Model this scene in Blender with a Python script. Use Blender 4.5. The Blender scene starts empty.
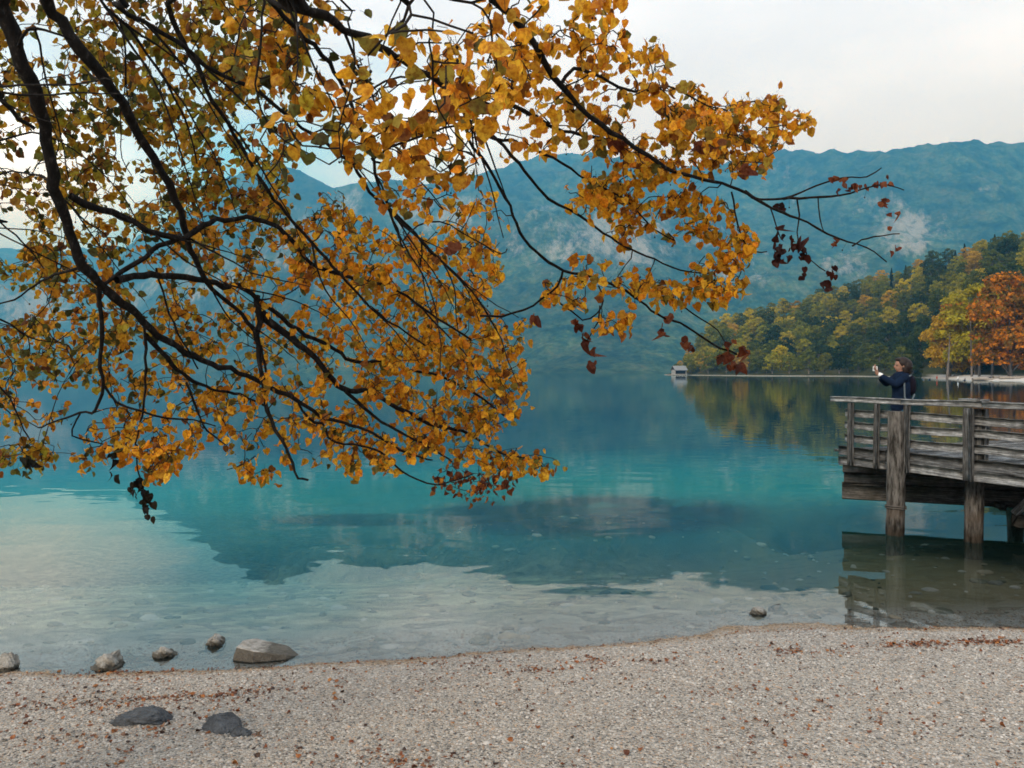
import bpy, bmesh, math, random
import numpy as np
from mathutils import Vector, Matrix, Quaternion
random.seed(7); RNG = np.random.default_rng(7)
PI = math.pi
EYE = 2.4; F = 800.0; HOR = 372.0
scn = bpy.context.scene
COL = scn.collection

def at(px, py, Y):
    """picture direction + real distance -> point in the world (camera stands at 0,0,EYE looking +Y)"""
    return Vector(((px-512)/F*Y, Y, EYE+(HOR-py)/F*Y))

# ------------------------------------------------------------------ helpers
def tag(o, label=None, cat=None, group=None, kind=None):
    if label: o['label'] = label
    if cat: o['category'] = cat
    if group: o['group'] = group
    if kind: o['kind'] = kind
    return o
def link(name, me, mat=None, parent=None, smooth=False):
    o = bpy.data.objects.new(name, me); COL.objects.link(o)
    if mat is not None and len(me.materials) == 0: me.materials.append(mat)
    if parent is not None: o.parent = parent
    if smooth:
        me.polygons.foreach_set('use_smooth', np.ones(len(me.polygons), dtype=bool))
    return o
def empty(name, loc=(0,0,0), rz=0):
    o = bpy.data.objects.new(name, None); COL.objects.link(o)
    o.location = loc; o.rotation_euler = (0,0,rz); o.empty_display_size = .2
    return o
def mesh_np(name, V, faces, colors=None, attrs=None):
    """V (n,3); faces: list of (m,k) int arrays; colors (n,3) -> point colour 'col'"""
    me = bpy.data.meshes.new(name)
    V = np.asarray(V, dtype=np.float32)
    if not isinstance(faces, (list, tuple)): faces = [faces]
    faces = [np.asarray(f) for f in faces if len(f)]
    nl = sum(f.size for f in faces); nf = sum(len(f) for f in faces)
    me.vertices.add(len(V)); me.vertices.foreach_set('co', V.ravel())
    me.loops.add(nl); me.polygons.add(nf)
    me.loops.foreach_set('vertex_index', np.concatenate([f.ravel() for f in faces]).astype(np.int32))
    tot = np.concatenate([np.full(len(f), f.shape[1]) for f in faces])
    st = np.concatenate([[0], np.cumsum(tot)[:-1]])
    me.polygons.foreach_set('loop_start', st.astype(np.int32))
    me.update(calc_edges=True)
    if colors is not None:
        a = me.color_attributes.new('col', 'FLOAT_COLOR', 'POINT')
        c = np.ones((len(V),4), dtype=np.float32); c[:,:3] = colors
        a.data.foreach_set('color', c.ravel())
    for k, v in (attrs or {}).items():
        a = me.attributes.new(k, 'FLOAT', 'POINT'); a.data.foreach_set('value', np.asarray(v, dtype=np.float32).ravel())
    me.validate()
    return me
def grid_faces(nu, nv):
    i = np.arange(nu-1)[:,None]*nv + np.arange(nv-1)[None,:]
    i = i.ravel()
    return np.stack([i, i+nv, i+nv+1, i+1], 1)

# value noise -----------------------------------------------------------
_P = np.random.default_rng(3).random((256,256))
def vnoise(x, y):
    xi = np.floor(x).astype(int); yi = np.floor(y).astype(int)
    fx = x-xi; fy = y-yi
    fx = fx*fx*fx*(fx*(fx*6-15)+10); fy = fy*fy*fy*(fy*(fy*6-15)+10)
    a = _P[xi&255, yi&255]; b = _P[(xi+1)&255, yi&255]; c = _P[xi&255, (yi+1)&255]; d = _P[(xi+1)&255, (yi+1)&255]
    return (a*(1-fx)+b*fx)*(1-fy)+(c*(1-fx)+d*fx)*fy
def fbm(x, y, o=5, g=.5, ridged=False):
    s = 0; a = 1; t = 0
    for k in range(o):
        n = vnoise(x+17.3*k, y-9.1*k)
        if ridged: n = 1-abs(2*n-1)
        s = s+a*n; t += a; a *= g; x, y = (x*1.6-y*1.2)*1.01, (x*1.2+y*1.6)*1.01
    return s/t

# ------------------------------------------------------------------ materials
class NT:
    def __init__(s, name, world=False):
        s.m = bpy.data.worlds.new(name) if world else bpy.data.materials.new(name)
        s.m.use_nodes = True; s.t = s.m.node_tree
        s.t.nodes.clear()
    def n(s, typ, ins=None, **kw):
        nd = s.t.nodes.new(typ)
        for k, v in kw.items(): setattr(nd, k, v)
        for k, v in (ins or {}).items():
            if isinstance(v, bpy.types.NodeSocket): s.t.links.new(v, nd.inputs[k])
            else: nd.inputs[k].default_value = v
        return nd
    def pos(s): return s.n('ShaderNodeNewGeometry').outputs['Position']
    def obj(s): return s.n('ShaderNodeTexCoord').outputs['Object']
    def scale(s, v, sc, rot=(0,0,0)): return s.n('ShaderNodeMapping', {'Vector': v, 'Scale': sc, 'Rotation': rot}).outputs[0]
    def noise(s, v, sc, det=4, rough=.55, dist=0): return s.n('ShaderNodeTexNoise', {'Vector': v, 'Scale': sc, 'Detail': det, 'Roughness': rough, 'Distortion': dist})
    def ramp(s, f, stops, interp='LINEAR'):
        r = s.n('ShaderNodeValToRGB', {'Fac': f}); e = r.color_ramp.elements; r.color_ramp.interpolation = interp
        while len(e) < len(stops): e.new(.5)
        for i, (p, c) in enumerate(stops):
            e[i].position = p
            if not isinstance(c, (tuple, list)): c = (c,c,c)
            e[i].color = (*c[:3], 1)
        return r.outputs[0]
    def math(s, op, a, b=0, c=None, clamp=False):
        ins = {0: a, 1: b}
        if c is not None: ins[2] = c
        return s.n('ShaderNodeMath', ins, operation=op, use_clamp=clamp).outputs[0]
    def mix(s, f, a, b, mode='MIX'):
        def c(x): return x if isinstance(x, bpy.types.NodeSocket) else (*x[:3], 1)
        nd = s.n('ShaderNodeMix', {}, data_type='RGBA', blend_type=mode)
        for k, v in ((0, f), (6, c(a)), (7, c(b))):
            if isinstance(v, bpy.types.NodeSocket): s.t.links.new(v, nd.inputs[k])
            else: nd.inputs[k].default_value = v
        return nd.outputs[2]
    def attr(s, nm, out='Color'): return s.n('ShaderNodeAttribute', attribute_name=nm).outputs[out]
    def bump(s, h, st, dist): return s.n('ShaderNodeBump', {'Height': h, 'Strength': st, 'Distance': dist}).outputs[0]
    def bsdf(s, col, rough=.8, spec=.3, normal=None, **kw):
        ins = {'Base Color': col if isinstance(col, bpy.types.NodeSocket) else (*col[:3],1), 'Roughness': rough, 'Specular IOR Level': spec}
        if normal is not None: ins['Normal'] = normal
        ins.update(kw)
        return s.n('ShaderNodeBsdfPrincipled', ins).outputs[0]
    def out(s, surf=None, vol=None, world=False):
        o = s.n('ShaderNodeOutputWorld' if world else 'ShaderNodeOutputMaterial')
        if surf is not None: s.t.links.new(surf, o.inputs['Surface'])
        if vol is not None: s.t.links.new(vol, o.inputs['Volume'])
        return s.m

def m_plain(name, col, rough=.8, spec=.2, var=.25, sc=8.0, bump=0.0):
    t = NT(name); p = t.obj(); n = t.noise(p, sc, 5)
    c = t.mix(n.outputs[0], tuple(x*(1-var) for x in col), tuple(min(1, x*(1+var)) for x in col))
    nr = t.bump(n.outputs[0], .5, bump) if bump else None
    return t.out(t.bsdf(c, rough, spec, nr))

# leaves of the near tree and the fallen ones: own colour per leaf + mottling, thin so light comes through
def m_leaf(name, trans=.54, mott=60.0):
    t = NT(name); c = t.attr('col'); p = t.pos()
    n = t.noise(p, mott, 4, .6)
    n2 = t.noise(p, mott*3.1, 2, .5)
    c2 = t.mix(t.ramp(n.outputs[0], [(.42, 0), (.62, 1)]), c, t.mix(1.0, c, (.62,.42,.35), 'MULTIPLY'))
    c2 = t.mix(t.ramp(n2.outputs[0], [(.66, 0), (.72, .8)]), c2, (.07,.03,.012))
    b = t.bsdf(c2, .55, .25)
    tr = t.n('ShaderNodeBsdfTranslucent', {'Color': c2}).outputs[0]
    return t.out(t.n('ShaderNodeMixShader', {0: trans, 1: b, 2: tr}).outputs[0])
M = {}
M['leaf'] = m_leaf('autumn_leaf')
M['litter'] = m_leaf('leaf_litter', .1, 40)
t = NT('bark'); p = t.pos(); n = t.noise(t.scale(p, (1,1,.35)), 45, 6, .65)
M['bark'] = t.out(t.bsdf(t.ramp(n.outputs[0], [(.35,(.004,.0035,.003)), (.58,(.014,.012,.011)), (.72,(.055,.05,.045))]), .9, .15, t.bump(n.outputs[0], .8, .01)))
M['twig'] = m_plain('twig_bark', (.017,.013,.011), .85, .15, .4, 20)
t = NT('far_bark'); p = t.pos(); n = t.noise(t.scale(p, (1,1,.2)), 1.2, 4, .6)
M['far_bark'] = t.out(t.bsdf(t.ramp(n.outputs[0], [(.35,(.05,.045,.04)), (.65,(.22,.2,.18))]), .9, .1))

# gravel beach + lake bed : one ground, stones as voronoi cells
t = NT('gravel_ground'); p = t.pos()
v1 = t.n('ShaderNodeTexVoronoi', {'Vector': p, 'Scale': 75.0, 'Randomness': 1.0}); v2 = t.n('ShaderNodeTexVoronoi', {'Vector': p, 'Scale': 30.0})
stone = t.ramp(t.n('ShaderNodeSeparateColor', {0: v1.outputs['Color']}).outputs[0], [(0,(.085,.082,.078)), (.18,(.30,.28,.255)), (.45,(.42,.39,.36)), (.7,(.5,.47,.43)), (.88,(.42,.31,.23)), (1,(.66,.63,.59))])
stone2 = t.ramp(t.n('ShaderNodeSeparateColor', {0: v2.outputs['Color']}).outputs[1], [(0,.7), (.5,1.0), (1,1.15)])
c = t.mix(.6, stone, stone2, 'MULTIPLY'); c = t.mix(1, c, (.90,.89,.84), 'MULTIPLY')
big = t.noise(p, 1.3, 5, .6); c = t.mix(.45, c, t.ramp(big.outputs[0], [(.3,(.8,.76,.74)), (.7,(1,1,1))]), 'MULTIPLY')
z = t.n('ShaderNodeSeparateXYZ', {0: p}).outputs[2]
wetn = t.math('ADD', z, t.math('MULTIPLY', t.math('SUBTRACT', t.noise(p, 5, 4).outputs[0], .5), .05))
wet = t.ramp(t.math('MULTIPLY_ADD', wetn, 10, .5), [(.5, 1), (.66, 0)])      # damp band just above the waterline
c = t.mix(t.math('MULTIPLY', wet, .85), c, t.mix(1, c, (.72,.56,.38), 'MULTIPLY'))
under = t.ramp(t.math('MULTIPLY_ADD', z, 10, 1), [(.93, 1), (.99, 0)])
algn = t.noise(t.scale(p, (1,1.6,1)), 1.6, 6, .65)
bed = t.mix(t.ramp(algn.outputs[0], [(.40, 0), (.60, 1)]), (.57,.55,.35), (.10,.12,.05))
rip = t.ramp(t.noise(p, 9, 4).outputs[0], [(.3,.65), (.7,1.15)]); bed = t.mix(.8, bed, rip, 'MULTIPLY'); bed = t.mix(t.ramp(t.math('MULTIPLY_ADD', z, 2, 1), [(.66,0), (.92,.8)]), bed, t.mix(.7, (.43,.44,.40), rip, 'MULTIPLY'))
bv = t.n('ShaderNodeTexVoronoi', {'Vector': t.scale(p, (1,1.3,1)), 'Scale': 4.5}); bed = t.mix(t.ramp(t.n('ShaderNodeSeparateColor', {0: bv.outputs['Color']}).outputs[0], [(.72,0), (.80,.8)]), bed, t.ramp(bv.outputs['Distance'], [(0,(.40,.38,.31)), (.55,(.05,.06,.035))]))
bed = t.mix(.25, bed, stone, 'MIX')
c = t.mix(under, c, bed)
alg = t.attr('algae', 'Fac'); c = t.mix(t.math('MULTIPLY', alg, .8), c, t.mix(algn.outputs[0], (.05,.045,.015), (.34,.27,.13))); weed = t.attr('weed', 'Fac'); c = t.mix(weed, c, (.001,.020,.030))
h = t.math('MULTIPLY_ADD', v1.outputs['Distance'], -1.0, t.math('MULTIPLY', v2.outputs['Distance'], -.8))
M['ground'] = t.out(t.bsdf(c, .85, .2, t.bump(h, .9, .012)))
M['pebble'] = None
t = NT('pebble_stone'); M['pebble'] = t.out(t.bsdf(t.attr('col'), .8, .25))

# the lake ------------------------------------------------------------------
t = NT('lake_water'); p = t.pos()
dep = t.attr('depth', 'Fac')
fac = t.math('SUBTRACT', 1.0, t.math('POWER', 2.718, t.math('MULTIPLY', t.math('MULTIPLY_ADD', dep, .34, .13), t.math('MULTIPLY', dep, -1.0))))
fac = t.math('MULTIPLY', fac, .97)
patch = t.noise(t.scale(p, (.5,1,1)), .35, 5, .6)
colr = t.ramp(t.math('DIVIDE', dep, 12), [(0,(.18,.42,.42)), (.03,(.06,.36,.30)), (.14,(.010,.23,.19)), (.24,(.004,.145,.15)), (.36,(.003,.05,.075)), (1,(.001,.015,.035))])
colr = t.mix(.5, colr, t.ramp(patch.outputs[0], [(.35,.72), (.65,1.15)]), 'MULTIPLY')
tint = t.ramp(t.math('DIVIDE', dep, 2), [(0,(1,1,1)), (.08,(.93,.98,.95)), (.25,(.76,.92,.83)), (1,(.28,.70,.60))])
w1 = t.noise(t.scale(p, (.6,1.1,1)), 1.25, 2, .35, .5); w2 = t.noise(t.scale(p, (.35,1.0,1)), 5.5, 4, .6, .3); w3 = t.noise(t.scale(p, (.5,.9,1)), .12, 2, .5)
gust = t.ramp(w3.outputs[0], [(.48,.15), (.62,2.6)])
h = t.math('ADD', t.math('MULTIPLY', w1.outputs[0], .0052), t.math('MULTIPLY', t.math('MULTIPLY', w2.outputs[0], .0004), gust))
nr = t.bump(h, 1.0, 1.0)
body = t.n('ShaderNodeMixShader', {0: fac, 1: t.n('ShaderNodeBsdfTransparent', {'Color': tint}).outputs[0], 2: t.n('ShaderNodeBsdfDiffuse', {'Color': colr}).outputs[0]}).outputs[0]
gl = t.n('ShaderNodeBsdfGlossy', {'Color': (.86,.96,1,1), 'Roughness': .012, 'Normal': nr}).outputs[0]
fr = t.n('ShaderNodeFresnel', {'IOR': 1.5, 'Normal': nr}).outputs[0]
M['water'] = t.out(t.n('ShaderNodeMixShader', {0: fr, 1: body, 2: gl}).outputs[0])

# mountains: woodland with bare limestone where the 'rock' attribute says so
t = NT('mountain_land'); p = t.pos()
n = t.noise(p, .011, 10, .78); n2 = t.noise(p, .05, 4, .7); nv = t.n('ShaderNodeTexVoronoi', {'Vector': p, 'Scale': .045})
p = t.scale(p, (1,.45,1.2)); n = t.noise(p, .011, 10, .78)
wood = t.ramp(n.outputs[0], [(.38,(.005,.018,.014)), (.46,(.016,.045,.022)), (.53,(.045,.08,.035)), (.62,(.075,.095,.045)), (.78,(.11,.08,.04))])
wood = t.mix(1, wood, t.ramp(t.noise(p, .0022, 5, .6).outputs[0], [(.35,.5), (.5,1.0), (.65,1.5)]), 'MULTIPLY'); wood = t.mix(.5, wood, t.ramp(nv.outputs['Distance'], [(.1,1.5), (.8,.25)]), 'MULTIPLY')
rk = t.attr('rock', 'Fac')
rn = t.noise(t.scale(p, (1,1,.3)), .022, 9, .82)
rf = t.ramp(t.math('MULTIPLY', rk, rn.outputs[0]), [(.40, 0), (.56, .7)])
rockc = t.mix(n2.outputs[0], (.17,.18,.17), (.50,.50,.47))
c = t.mix(rf, wood, rockc)
hb = t.math('MULTIPLY_ADD', nv.outputs['Distance'], -5, t.math('MULTIPLY', n2.outputs[0], 8))
M['mountain'] = t.out(t.bsdf(c, .95, .05, t.bump(hb, 1, 1.0)))
t = NT('hill_ground'); p = t.pos()
z = t.n('ShaderNodeSeparateXYZ', {0: p}).outputs[2]
n = t.noise(p, .08, 6, .65); n2 = t.noise(p, .7, 4, .6)
gr = t.ramp(n.outputs[0], [(.35,(.02,.03,.012)), (.6,(.06,.055,.02)), (.75,(.10,.06,.025))])
sh = t.mix(n2.outputs[0], (.42,.39,.35), (.6,.57,.52))
f_ = t.math('MULTIPLY', t.math('MAXIMUM', .5, t.ramp(t.math('ADD', t.math('MULTIPLY', z, .5), t.math('MULTIPLY', n2.outputs[0], .25)), [(.22, 0), (.32, 1)])), t.math('SUBTRACT', 1.0, t.attr('shore', 'Fac')))
M['hill'] = t.out(t.bsdf(t.mix(f_, sh, gr), .95, .05))

def m_crown(name, stops):
    t = NT(name); p = t.pos(); oi = t.n('ShaderNodeObjectInfo').outputs['Random']
    n = t.noise(p, .35, 5, .7)
    f = t.math('ADD', t.math('MULTIPLY', n.outputs[0], .8), t.math('MULTIPLY', t.math('SUBTRACT', oi, .5), .35))
    c = t.ramp(f, stops)
    c = t.mix(.6, c, t.ramp(t.noise(p, 2.2, 3, .6).outputs[0], [(.3,.45), (.7,1.4)]), 'MULTIPLY')
    b = t.bsdf(c, .8, .1); tr = t.n('ShaderNodeBsdfTranslucent', {'Color': c}).outputs[0]
    return t.out(t.n('ShaderNodeMixShader', {0: .25, 1: b, 2: tr}).outputs[0])
CROWN = {
 'dark green':   m_crown('dark_green_foliage', [(.25,(.018,.035,.010)), (.45,(.055,.08,.015)), (.65,(.14,.15,.02))]),
 'mid green':    m_crown('green_foliage',      [(.25,(.04,.06,.012)), (.45,(.17,.19,.02)), (.65,(.38,.34,.025))]),
 'yellow-green': m_crown('yellow_green_foliage',[(.25,(.12,.13,.015)), (.45,(.36,.31,.02)), (.65,(.6,.46,.025))]),
 'golden':       m_crown('golden_foliage',     [(.25,(.20,.13,.015)), (.45,(.42,.26,.02)), (.65,(.6,.38,.03))]),
 'orange':       m_crown('orange_foliage',     [(.28,(.14,.085,.015)), (.40,(.64,.21,.010)), (.52,(.88,.34,.015)), (.66,(.62,.42,.03))]),
 'conifer':      m_crown('conifer_foliage',    [(.2,(.007,.014,.008)), (.6,(.018,.03,.014))]),
}
# weathered timber: each board carries a grain along its own length (attribute 'grain' = u,v,tone)
def m_wood(name, lo, hi, moss=0.0):
    t = NT(name); g = t.attr('grain'); s = t.n('ShaderNodeSeparateColor', {0: g})
    v = t.n('ShaderNodeCombineXYZ', {0: t.math('MULTIPLY', s.outputs[0], 4.5), 1: t.math('MULTIPLY', s.outputs[1], 90), 2: t.math('MULTIPLY', s.outputs[2], 37)}).outputs[0]
    n = t.noise(v, 1, 6, .62); p = t.pos(); n2 = t.noise(p, 7, 5, .7)
    f = t.math('ADD', t.math('MULTIPLY', n.outputs[0], .75), t.math('MULTIPLY', n2.outputs[0], .35))
    c = t.ramp(f, [(.40,lo), (.56,tuple(a*.65+b*.35 for a,b in zip(lo,hi))), (.70,hi)])
    c = t.mix(1, c, t.ramp(s.outputs[2], [(0,.28), (1,1.1)]), 'MULTIPLY')
    if moss: c = t.mix(t.math('MULTIPLY', t.ramp(t.noise(p, 3.2, 4).outputs[0], [(.5,0), (.62,1)]), moss), c, (.05,.05,.028))
    return t.out(t.bsdf(c, .85, .15, t.bump(n.outputs[0], .7, .006)))
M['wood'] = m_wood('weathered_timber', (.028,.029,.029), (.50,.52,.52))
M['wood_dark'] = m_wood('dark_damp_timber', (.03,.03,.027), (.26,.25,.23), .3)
t = NT('pile_timber'); p = t.pos(); n = t.noise(t.scale(p, (1,1,.18)), 22, 6, .65); n2 = t.noise(p, 5, 4)
c = t.ramp(n.outputs[0], [(.38,(.018,.016,.013)), (.68,(.18,.172,.16))]); z = t.n('ShaderNodeSeparateXYZ', {0: p}).outputs[2]
zz = t.math('ADD', z, t.math('MULTIPLY', t.math('SUBTRACT', n2.outputs[0], .5), .3))
c = t.mix(t.ramp(zz, [(.1,1), (.28,0)]), c, t.mix(.9, c, (.30,.24,.18), 'MULTIPLY'))
c = t.mix(t.math('MULTIPLY', t.ramp(zz, [(.2,0), (.35,1), (.5,0)]), .5), c, (.10,.075,.055))
M['pile'] = t.out(t.bsdf(c, .85, .2, t.bump(n.outputs[0], .9, .012)))

def m_rock(name, lo, hi, wetz):
    t = NT(name); p = t.pos(); n = t.noise(p, 14, 7, .7); n2 = t.noise(p, 70, 3, .6)
    f = t.math('ADD', t.math('MULTIPLY', n.outputs[0], .7), t.math('MULTIPLY', n2.outputs[0], .3))
    c = t.ramp(f, [(.35,lo), (.66,hi)])
    if wetz is not None:
        z = t.n('ShaderNodeSeparateXYZ', {0: p}).outputs[2]
        zz = t.math('ADD', z, t.math('MULTIPLY', t.math('SUBTRACT', n.outputs[0], .5), .05))
        c = t.mix(t.ramp(zz, [(max(0,wetz-.012),1), (wetz+.012,0)]), c, t.mix(.85, c, (.16,.15,.12), 'MULTIPLY'))
    return t.out(t.bsdf(c, .75, .3, t.bump(f, .9, .02)))
M['rock_pale'] = m_rock('limestone_rock', (.07,.066,.056), (.48,.46,.41), .035)
M['rock_slab'] = m_rock('slab_rock', (.13,.12,.10), (.46,.44,.40), .075)
M['rock_damp_shade'] = m_rock('damp_shaded_rock', (.035,.032,.027), (.13,.12,.10), None)
M['rock_dark'] = m_rock('dark_rock', (.012,.014,.017), (.12,.13,.14), None)
M['skin'] = m_plain('skin', (.27,.15,.105), .6, .3, .08, 30)
M['hair'] = m_plain('dark_hair', (.016,.010,.009), .6, .3, .5, 60, .01)
M['navy'] = m_plain('navy_cloth', (.005,.013,.032), .9, .1, .35, 14, .01)
M['jeans'] = m_plain('denim', (.03,.10,.17), .9, .1, .3, 20, .01)
M['purple'] = m_plain('dark_plum_cloth', (.008,.007,.014), .9, .1, .3, 14, .01)
M['strap'] = m_plain('grey_strap', (.10,.13,.15), .8, .2, .2)
M['white'] = m_plain('white_paint', (.72,.73,.72), .5, .4, .1, 5)
M['black'] = m_plain('black_plastic', (.012,.012,.013), .4, .4, .1)
M['red'] = m_plain('red_cloth', (.42,.07,.04), .9, .1, .2)
M['grey'] = m_plain('grey_cloth', (.16,.17,.18), .9, .1, .2)
M['roof'] = m_plain('grey_roof_boards', (.20,.215,.22), .8, .2, .3, 2.0, .02)
M['hutwall'] = m_plain('boathouse_boards', (.30,.31,.30), .85, .1, .35, 1.5)
M['log'] = m_plain('driftwood', (.28,.25,.21), .9, .1, .45, 2.0, .02)

# ------------------------------------------------------------------ world, sun, camera
t = NT('World', True); scn.world = t.m
SUN_EL, SUN_AZ = math.radians(29), math.radians(-146)      # azimuth from +Y towards +X
sky = t.n('ShaderNodeTexSky', sky_type='NISHITA', sun_disc=False, sun_elevation=SUN_EL, sun_rotation=SUN_AZ % (2*PI), air_density=1.0, dust_density=2.0, ozone_density=1.0)
g = t.n('ShaderNodeTexCoord').outputs['Generated']
cn = t.noise(t.scale(g, (1,1,2.6)), 1.7, 7, .55, .3); cn2 = t.noise(t.scale(g, (1,1,3)), 3.4, 5, .5)
cf = t.ramp(cn.outputs[0], [(.30,.88), (.50,.97), (.6,1.0)])
cl = t.ramp(cn2.outputs[0], [(.34,(.98,1.10,1.34)), (.5,(1.03,1.16,1.40)), (.68,(1.17,1.30,1.54))])
left = t.ramp(t.math('MULTIPLY_ADD', t.n('ShaderNodeSeparateXYZ', {0: g}).outputs[0], -1.0, .5), [(.5,0), (.78,1)])      # thinner, bluer cloud to the left
def cloud(col, d, r0, r1, c):
    dv = Vector(d).normalized(); gx = t.n('ShaderNodeVectorMath', {0: t.scale(g, (1,1,1.8)), 1: (dv.x, dv.y, dv.z*1.8)}, operation='DISTANCE').outputs['Value']
    gx = t.math('ADD', gx, t.math('MULTIPLY', t.math('SUBTRACT', t.noise(t.scale(g, (1,1,2)), 9, 5, .6).outputs[0], .5), r1*.9))
    return t.mix(t.ramp(gx, [(r0,1), (r1,0)]), col, c)
cl = cloud(cl, (-.40,1,.20), .08, .40, (.34,.92,1.50)); cl = cloud(cl, (-.64,1,.27), .05, .20, (1.75,2.15,2.9)); cl = cloud(cl, (-.10,1,.31), .01, .10, (1.45,1.75,2.3)); cl = cloud(cl, (-.30,1,.60), .05, .25, (1.4,1.65,2.0))
b1 = t.n('ShaderNodeBackground', {'Color': sky.outputs[0], 'Strength': .12}).outputs[0]
b2 = t.n('ShaderNodeBackground', {'Color': cl, 'Strength': .99}).outputs[0]
t.out(t.n('ShaderNodeMixShader', {0: cf, 1: b1, 2: b2}).outputs[0], world=True)

sl = bpy.data.lights.new('sun', 'SUN'); sl.energy = 2.6; sl.angle = math.radians(18); sl.color = (1, .96, .89)
so = bpy.data.objects.new('sun', sl); COL.objects.link(so)
sd = Vector((math.sin(SUN_AZ)*math.cos(SUN_EL), math.cos(SUN_AZ)*math.cos(SUN_EL), math.sin(SUN_EL)))
so.rotation_euler = (-sd).to_track_quat('-Z', 'Y').to_euler(); so.location = sd*30
cam = bpy.data.cameras.new('camera'); co = bpy.data.objects.new('camera', cam); COL.objects.link(co)
cam.sensor_width = 36; cam.lens = F/1024*36; cam.shift_y = -12/1024; cam.clip_end = 30000; cam.clip_start = .05
co.location = (0,0,EYE); co.rotation_euler = (PI/2,0,0); scn.camera = co

# air: closed box round everything, sky outside it
hz = NT('air_haze'); v = hz.n('ShaderNodeVolumePrincipled', {'Color': (.08,.45,.92,1), 'Absorption Color': (.65,.65,.65,1), 'Density': .00019, 'Anisotropy': .1}).outputs[0]
hz.out(vol=v)
bm = bmesh.new(); bmesh.ops.create_cube(bm, size=1.0); bmesh.ops.scale(bm, vec=(25000,13400,2180), verts=bm.verts); bmesh.ops.translate(bm, vec=(0,4300,1055), verts=bm.verts)
me = bpy.data.meshes.new('haze'); bm.to_mesh(me); bm.free()
tag(link('haze', me, hz.m), 'thin blue autumn haze hanging over the lake and mountains', 'haze', kind='stuff')

vs = scn.view_settings; vs.view_transform = 'Standard'; vs.look = 'None'; vs.exposure = .14; vs.gamma = 1; vs.use_curve_mapping = False
cy = scn.cycles
cy.use_denoising = True; cy.max_bounces = 6; cy.diffuse_bounces = 2; cy.glossy_bounces = 2; cy.transmission_bounces = 2; cy.volume_bounces = 0; cy.transparent_max_bounces = 6
cy.sample_clamp_indirect = 4; cy.use_adaptive_sampling = True; cy.adaptive_threshold = .022; cy.caustics_reflective = False; cy.caustics_refractive = False
cy.filter_width = 1.7
# ------------------------------------------------------------------ near ground: beach running down into the lake bed
SX = np.array([-400,-60,-20,-8,-4.07,-3.3,-2.53,-1.75,-.94,-.1,.78,1.71,3.17,4.86,8,14,60,400.])
SY = np.array([-60,-4,4.6,6.0,6.36,6.4,6.49,6.62,6.74,6.9,7.08,7.3,7.5,7.59,7.9,8.6,16,60.])
def weedmask(X, Y):
    a = (X-1.35)/2.8; b = (Y-13.6-.05*(X-1.3))/1.9
    w = np.clip(1.5-(a*a+b*b), 0, 1); w = w*w*(3-2*w)
    a = (X+2.4)/1.5; b = (Y-13.0)/.6
    v = np.clip(1.4-(a*a+b*b), 0, 1); w = np.maximum(w, .7*v*v*(3-2*v))
    return w*np.clip((fbm(X*1.3, Y*1.3, 5, .6)-.12)*3.2, 0, 1)
def ground_z(X, Y, fine=True):
    X = np.asarray(X, float); Y = np.asarray(Y, float)
    d = Y-np.interp(X, SX, SY)
    up = .78*(1-np.exp(np.minimum(d,0)*.17)); up = up + np.clip(-d-9, 0, 60)*.03
    dn = -(.075*d+.012*d*d); dn = dn*(1-.45*np.clip((X-2.8)/3,0,1)*np.clip((8-d)/3,0,1)); dn = np.where(d > 9, -(1.65+(d-9)*.3), dn); dn = np.maximum(dn, -14)
    z = np.where(d < 0, up, dn)
    if fine:
        k = np.exp(-np.abs(d)/14)
        z = z + k*((fbm(X*.9, Y*.9, 4)-.5)*.045 + (fbm(X*5, Y*5, 3)-.5)*.018)
        z = z + np.where(d < 0, 0, 0)
        w = weedmask(X, Y); z = np.where(w > 0, np.maximum(z, z*(1-.78*w)), z)
        z = z - .03*np.exp(-((d+1.3+.35*np.sin(X*.8))/.25)**2)*(d < 0)*.5
    return z
def axis(parts):
    out = []
    for a, b, s in parts: out += list(np.arange(a, b, s))
    out.append(parts[-1][1]); return np.array(out)
xs = axis([(-400,-60,20),(-60,-14,2),(-14,14,.07),(14,60,2),(60,400,20)])
ys = axis([(-120,-10,10),(-10,2,.5),(2,16,.06),(16,45,.5),(45,120,5)])
XX, YY = np.meshgrid(xs, ys, indexing='ij')
ZZ = ground_z(XX, YY)
me = mesh_np('beach', np.stack([XX,YY,ZZ],-1).reshape(-1,3), grid_faces(len(xs), len(ys)), attrs={'weed': weedmask(XX,YY), 'algae': np.clip((XX+.30*(YY-8)-1.8)*.45,0,1)*np.clip((YY-7.8)*1.2,0,1)})
tag(link('beach', me, M['ground'], smooth=True), kind='structure')
# deep lake bed out to the far shores
xs = np.array([-12000,-400,400,12000.]); ys = np.array([-2000,-120,120,10500.])
V = [(x,y,-14.2) for x in xs for y in ys]; V = np.array(V)
fc = grid_faces(4,4)
me = mesh_np('lake_bed', V, fc); tag(link('lake_bed', me, M['ground']), kind='structure')

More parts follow.
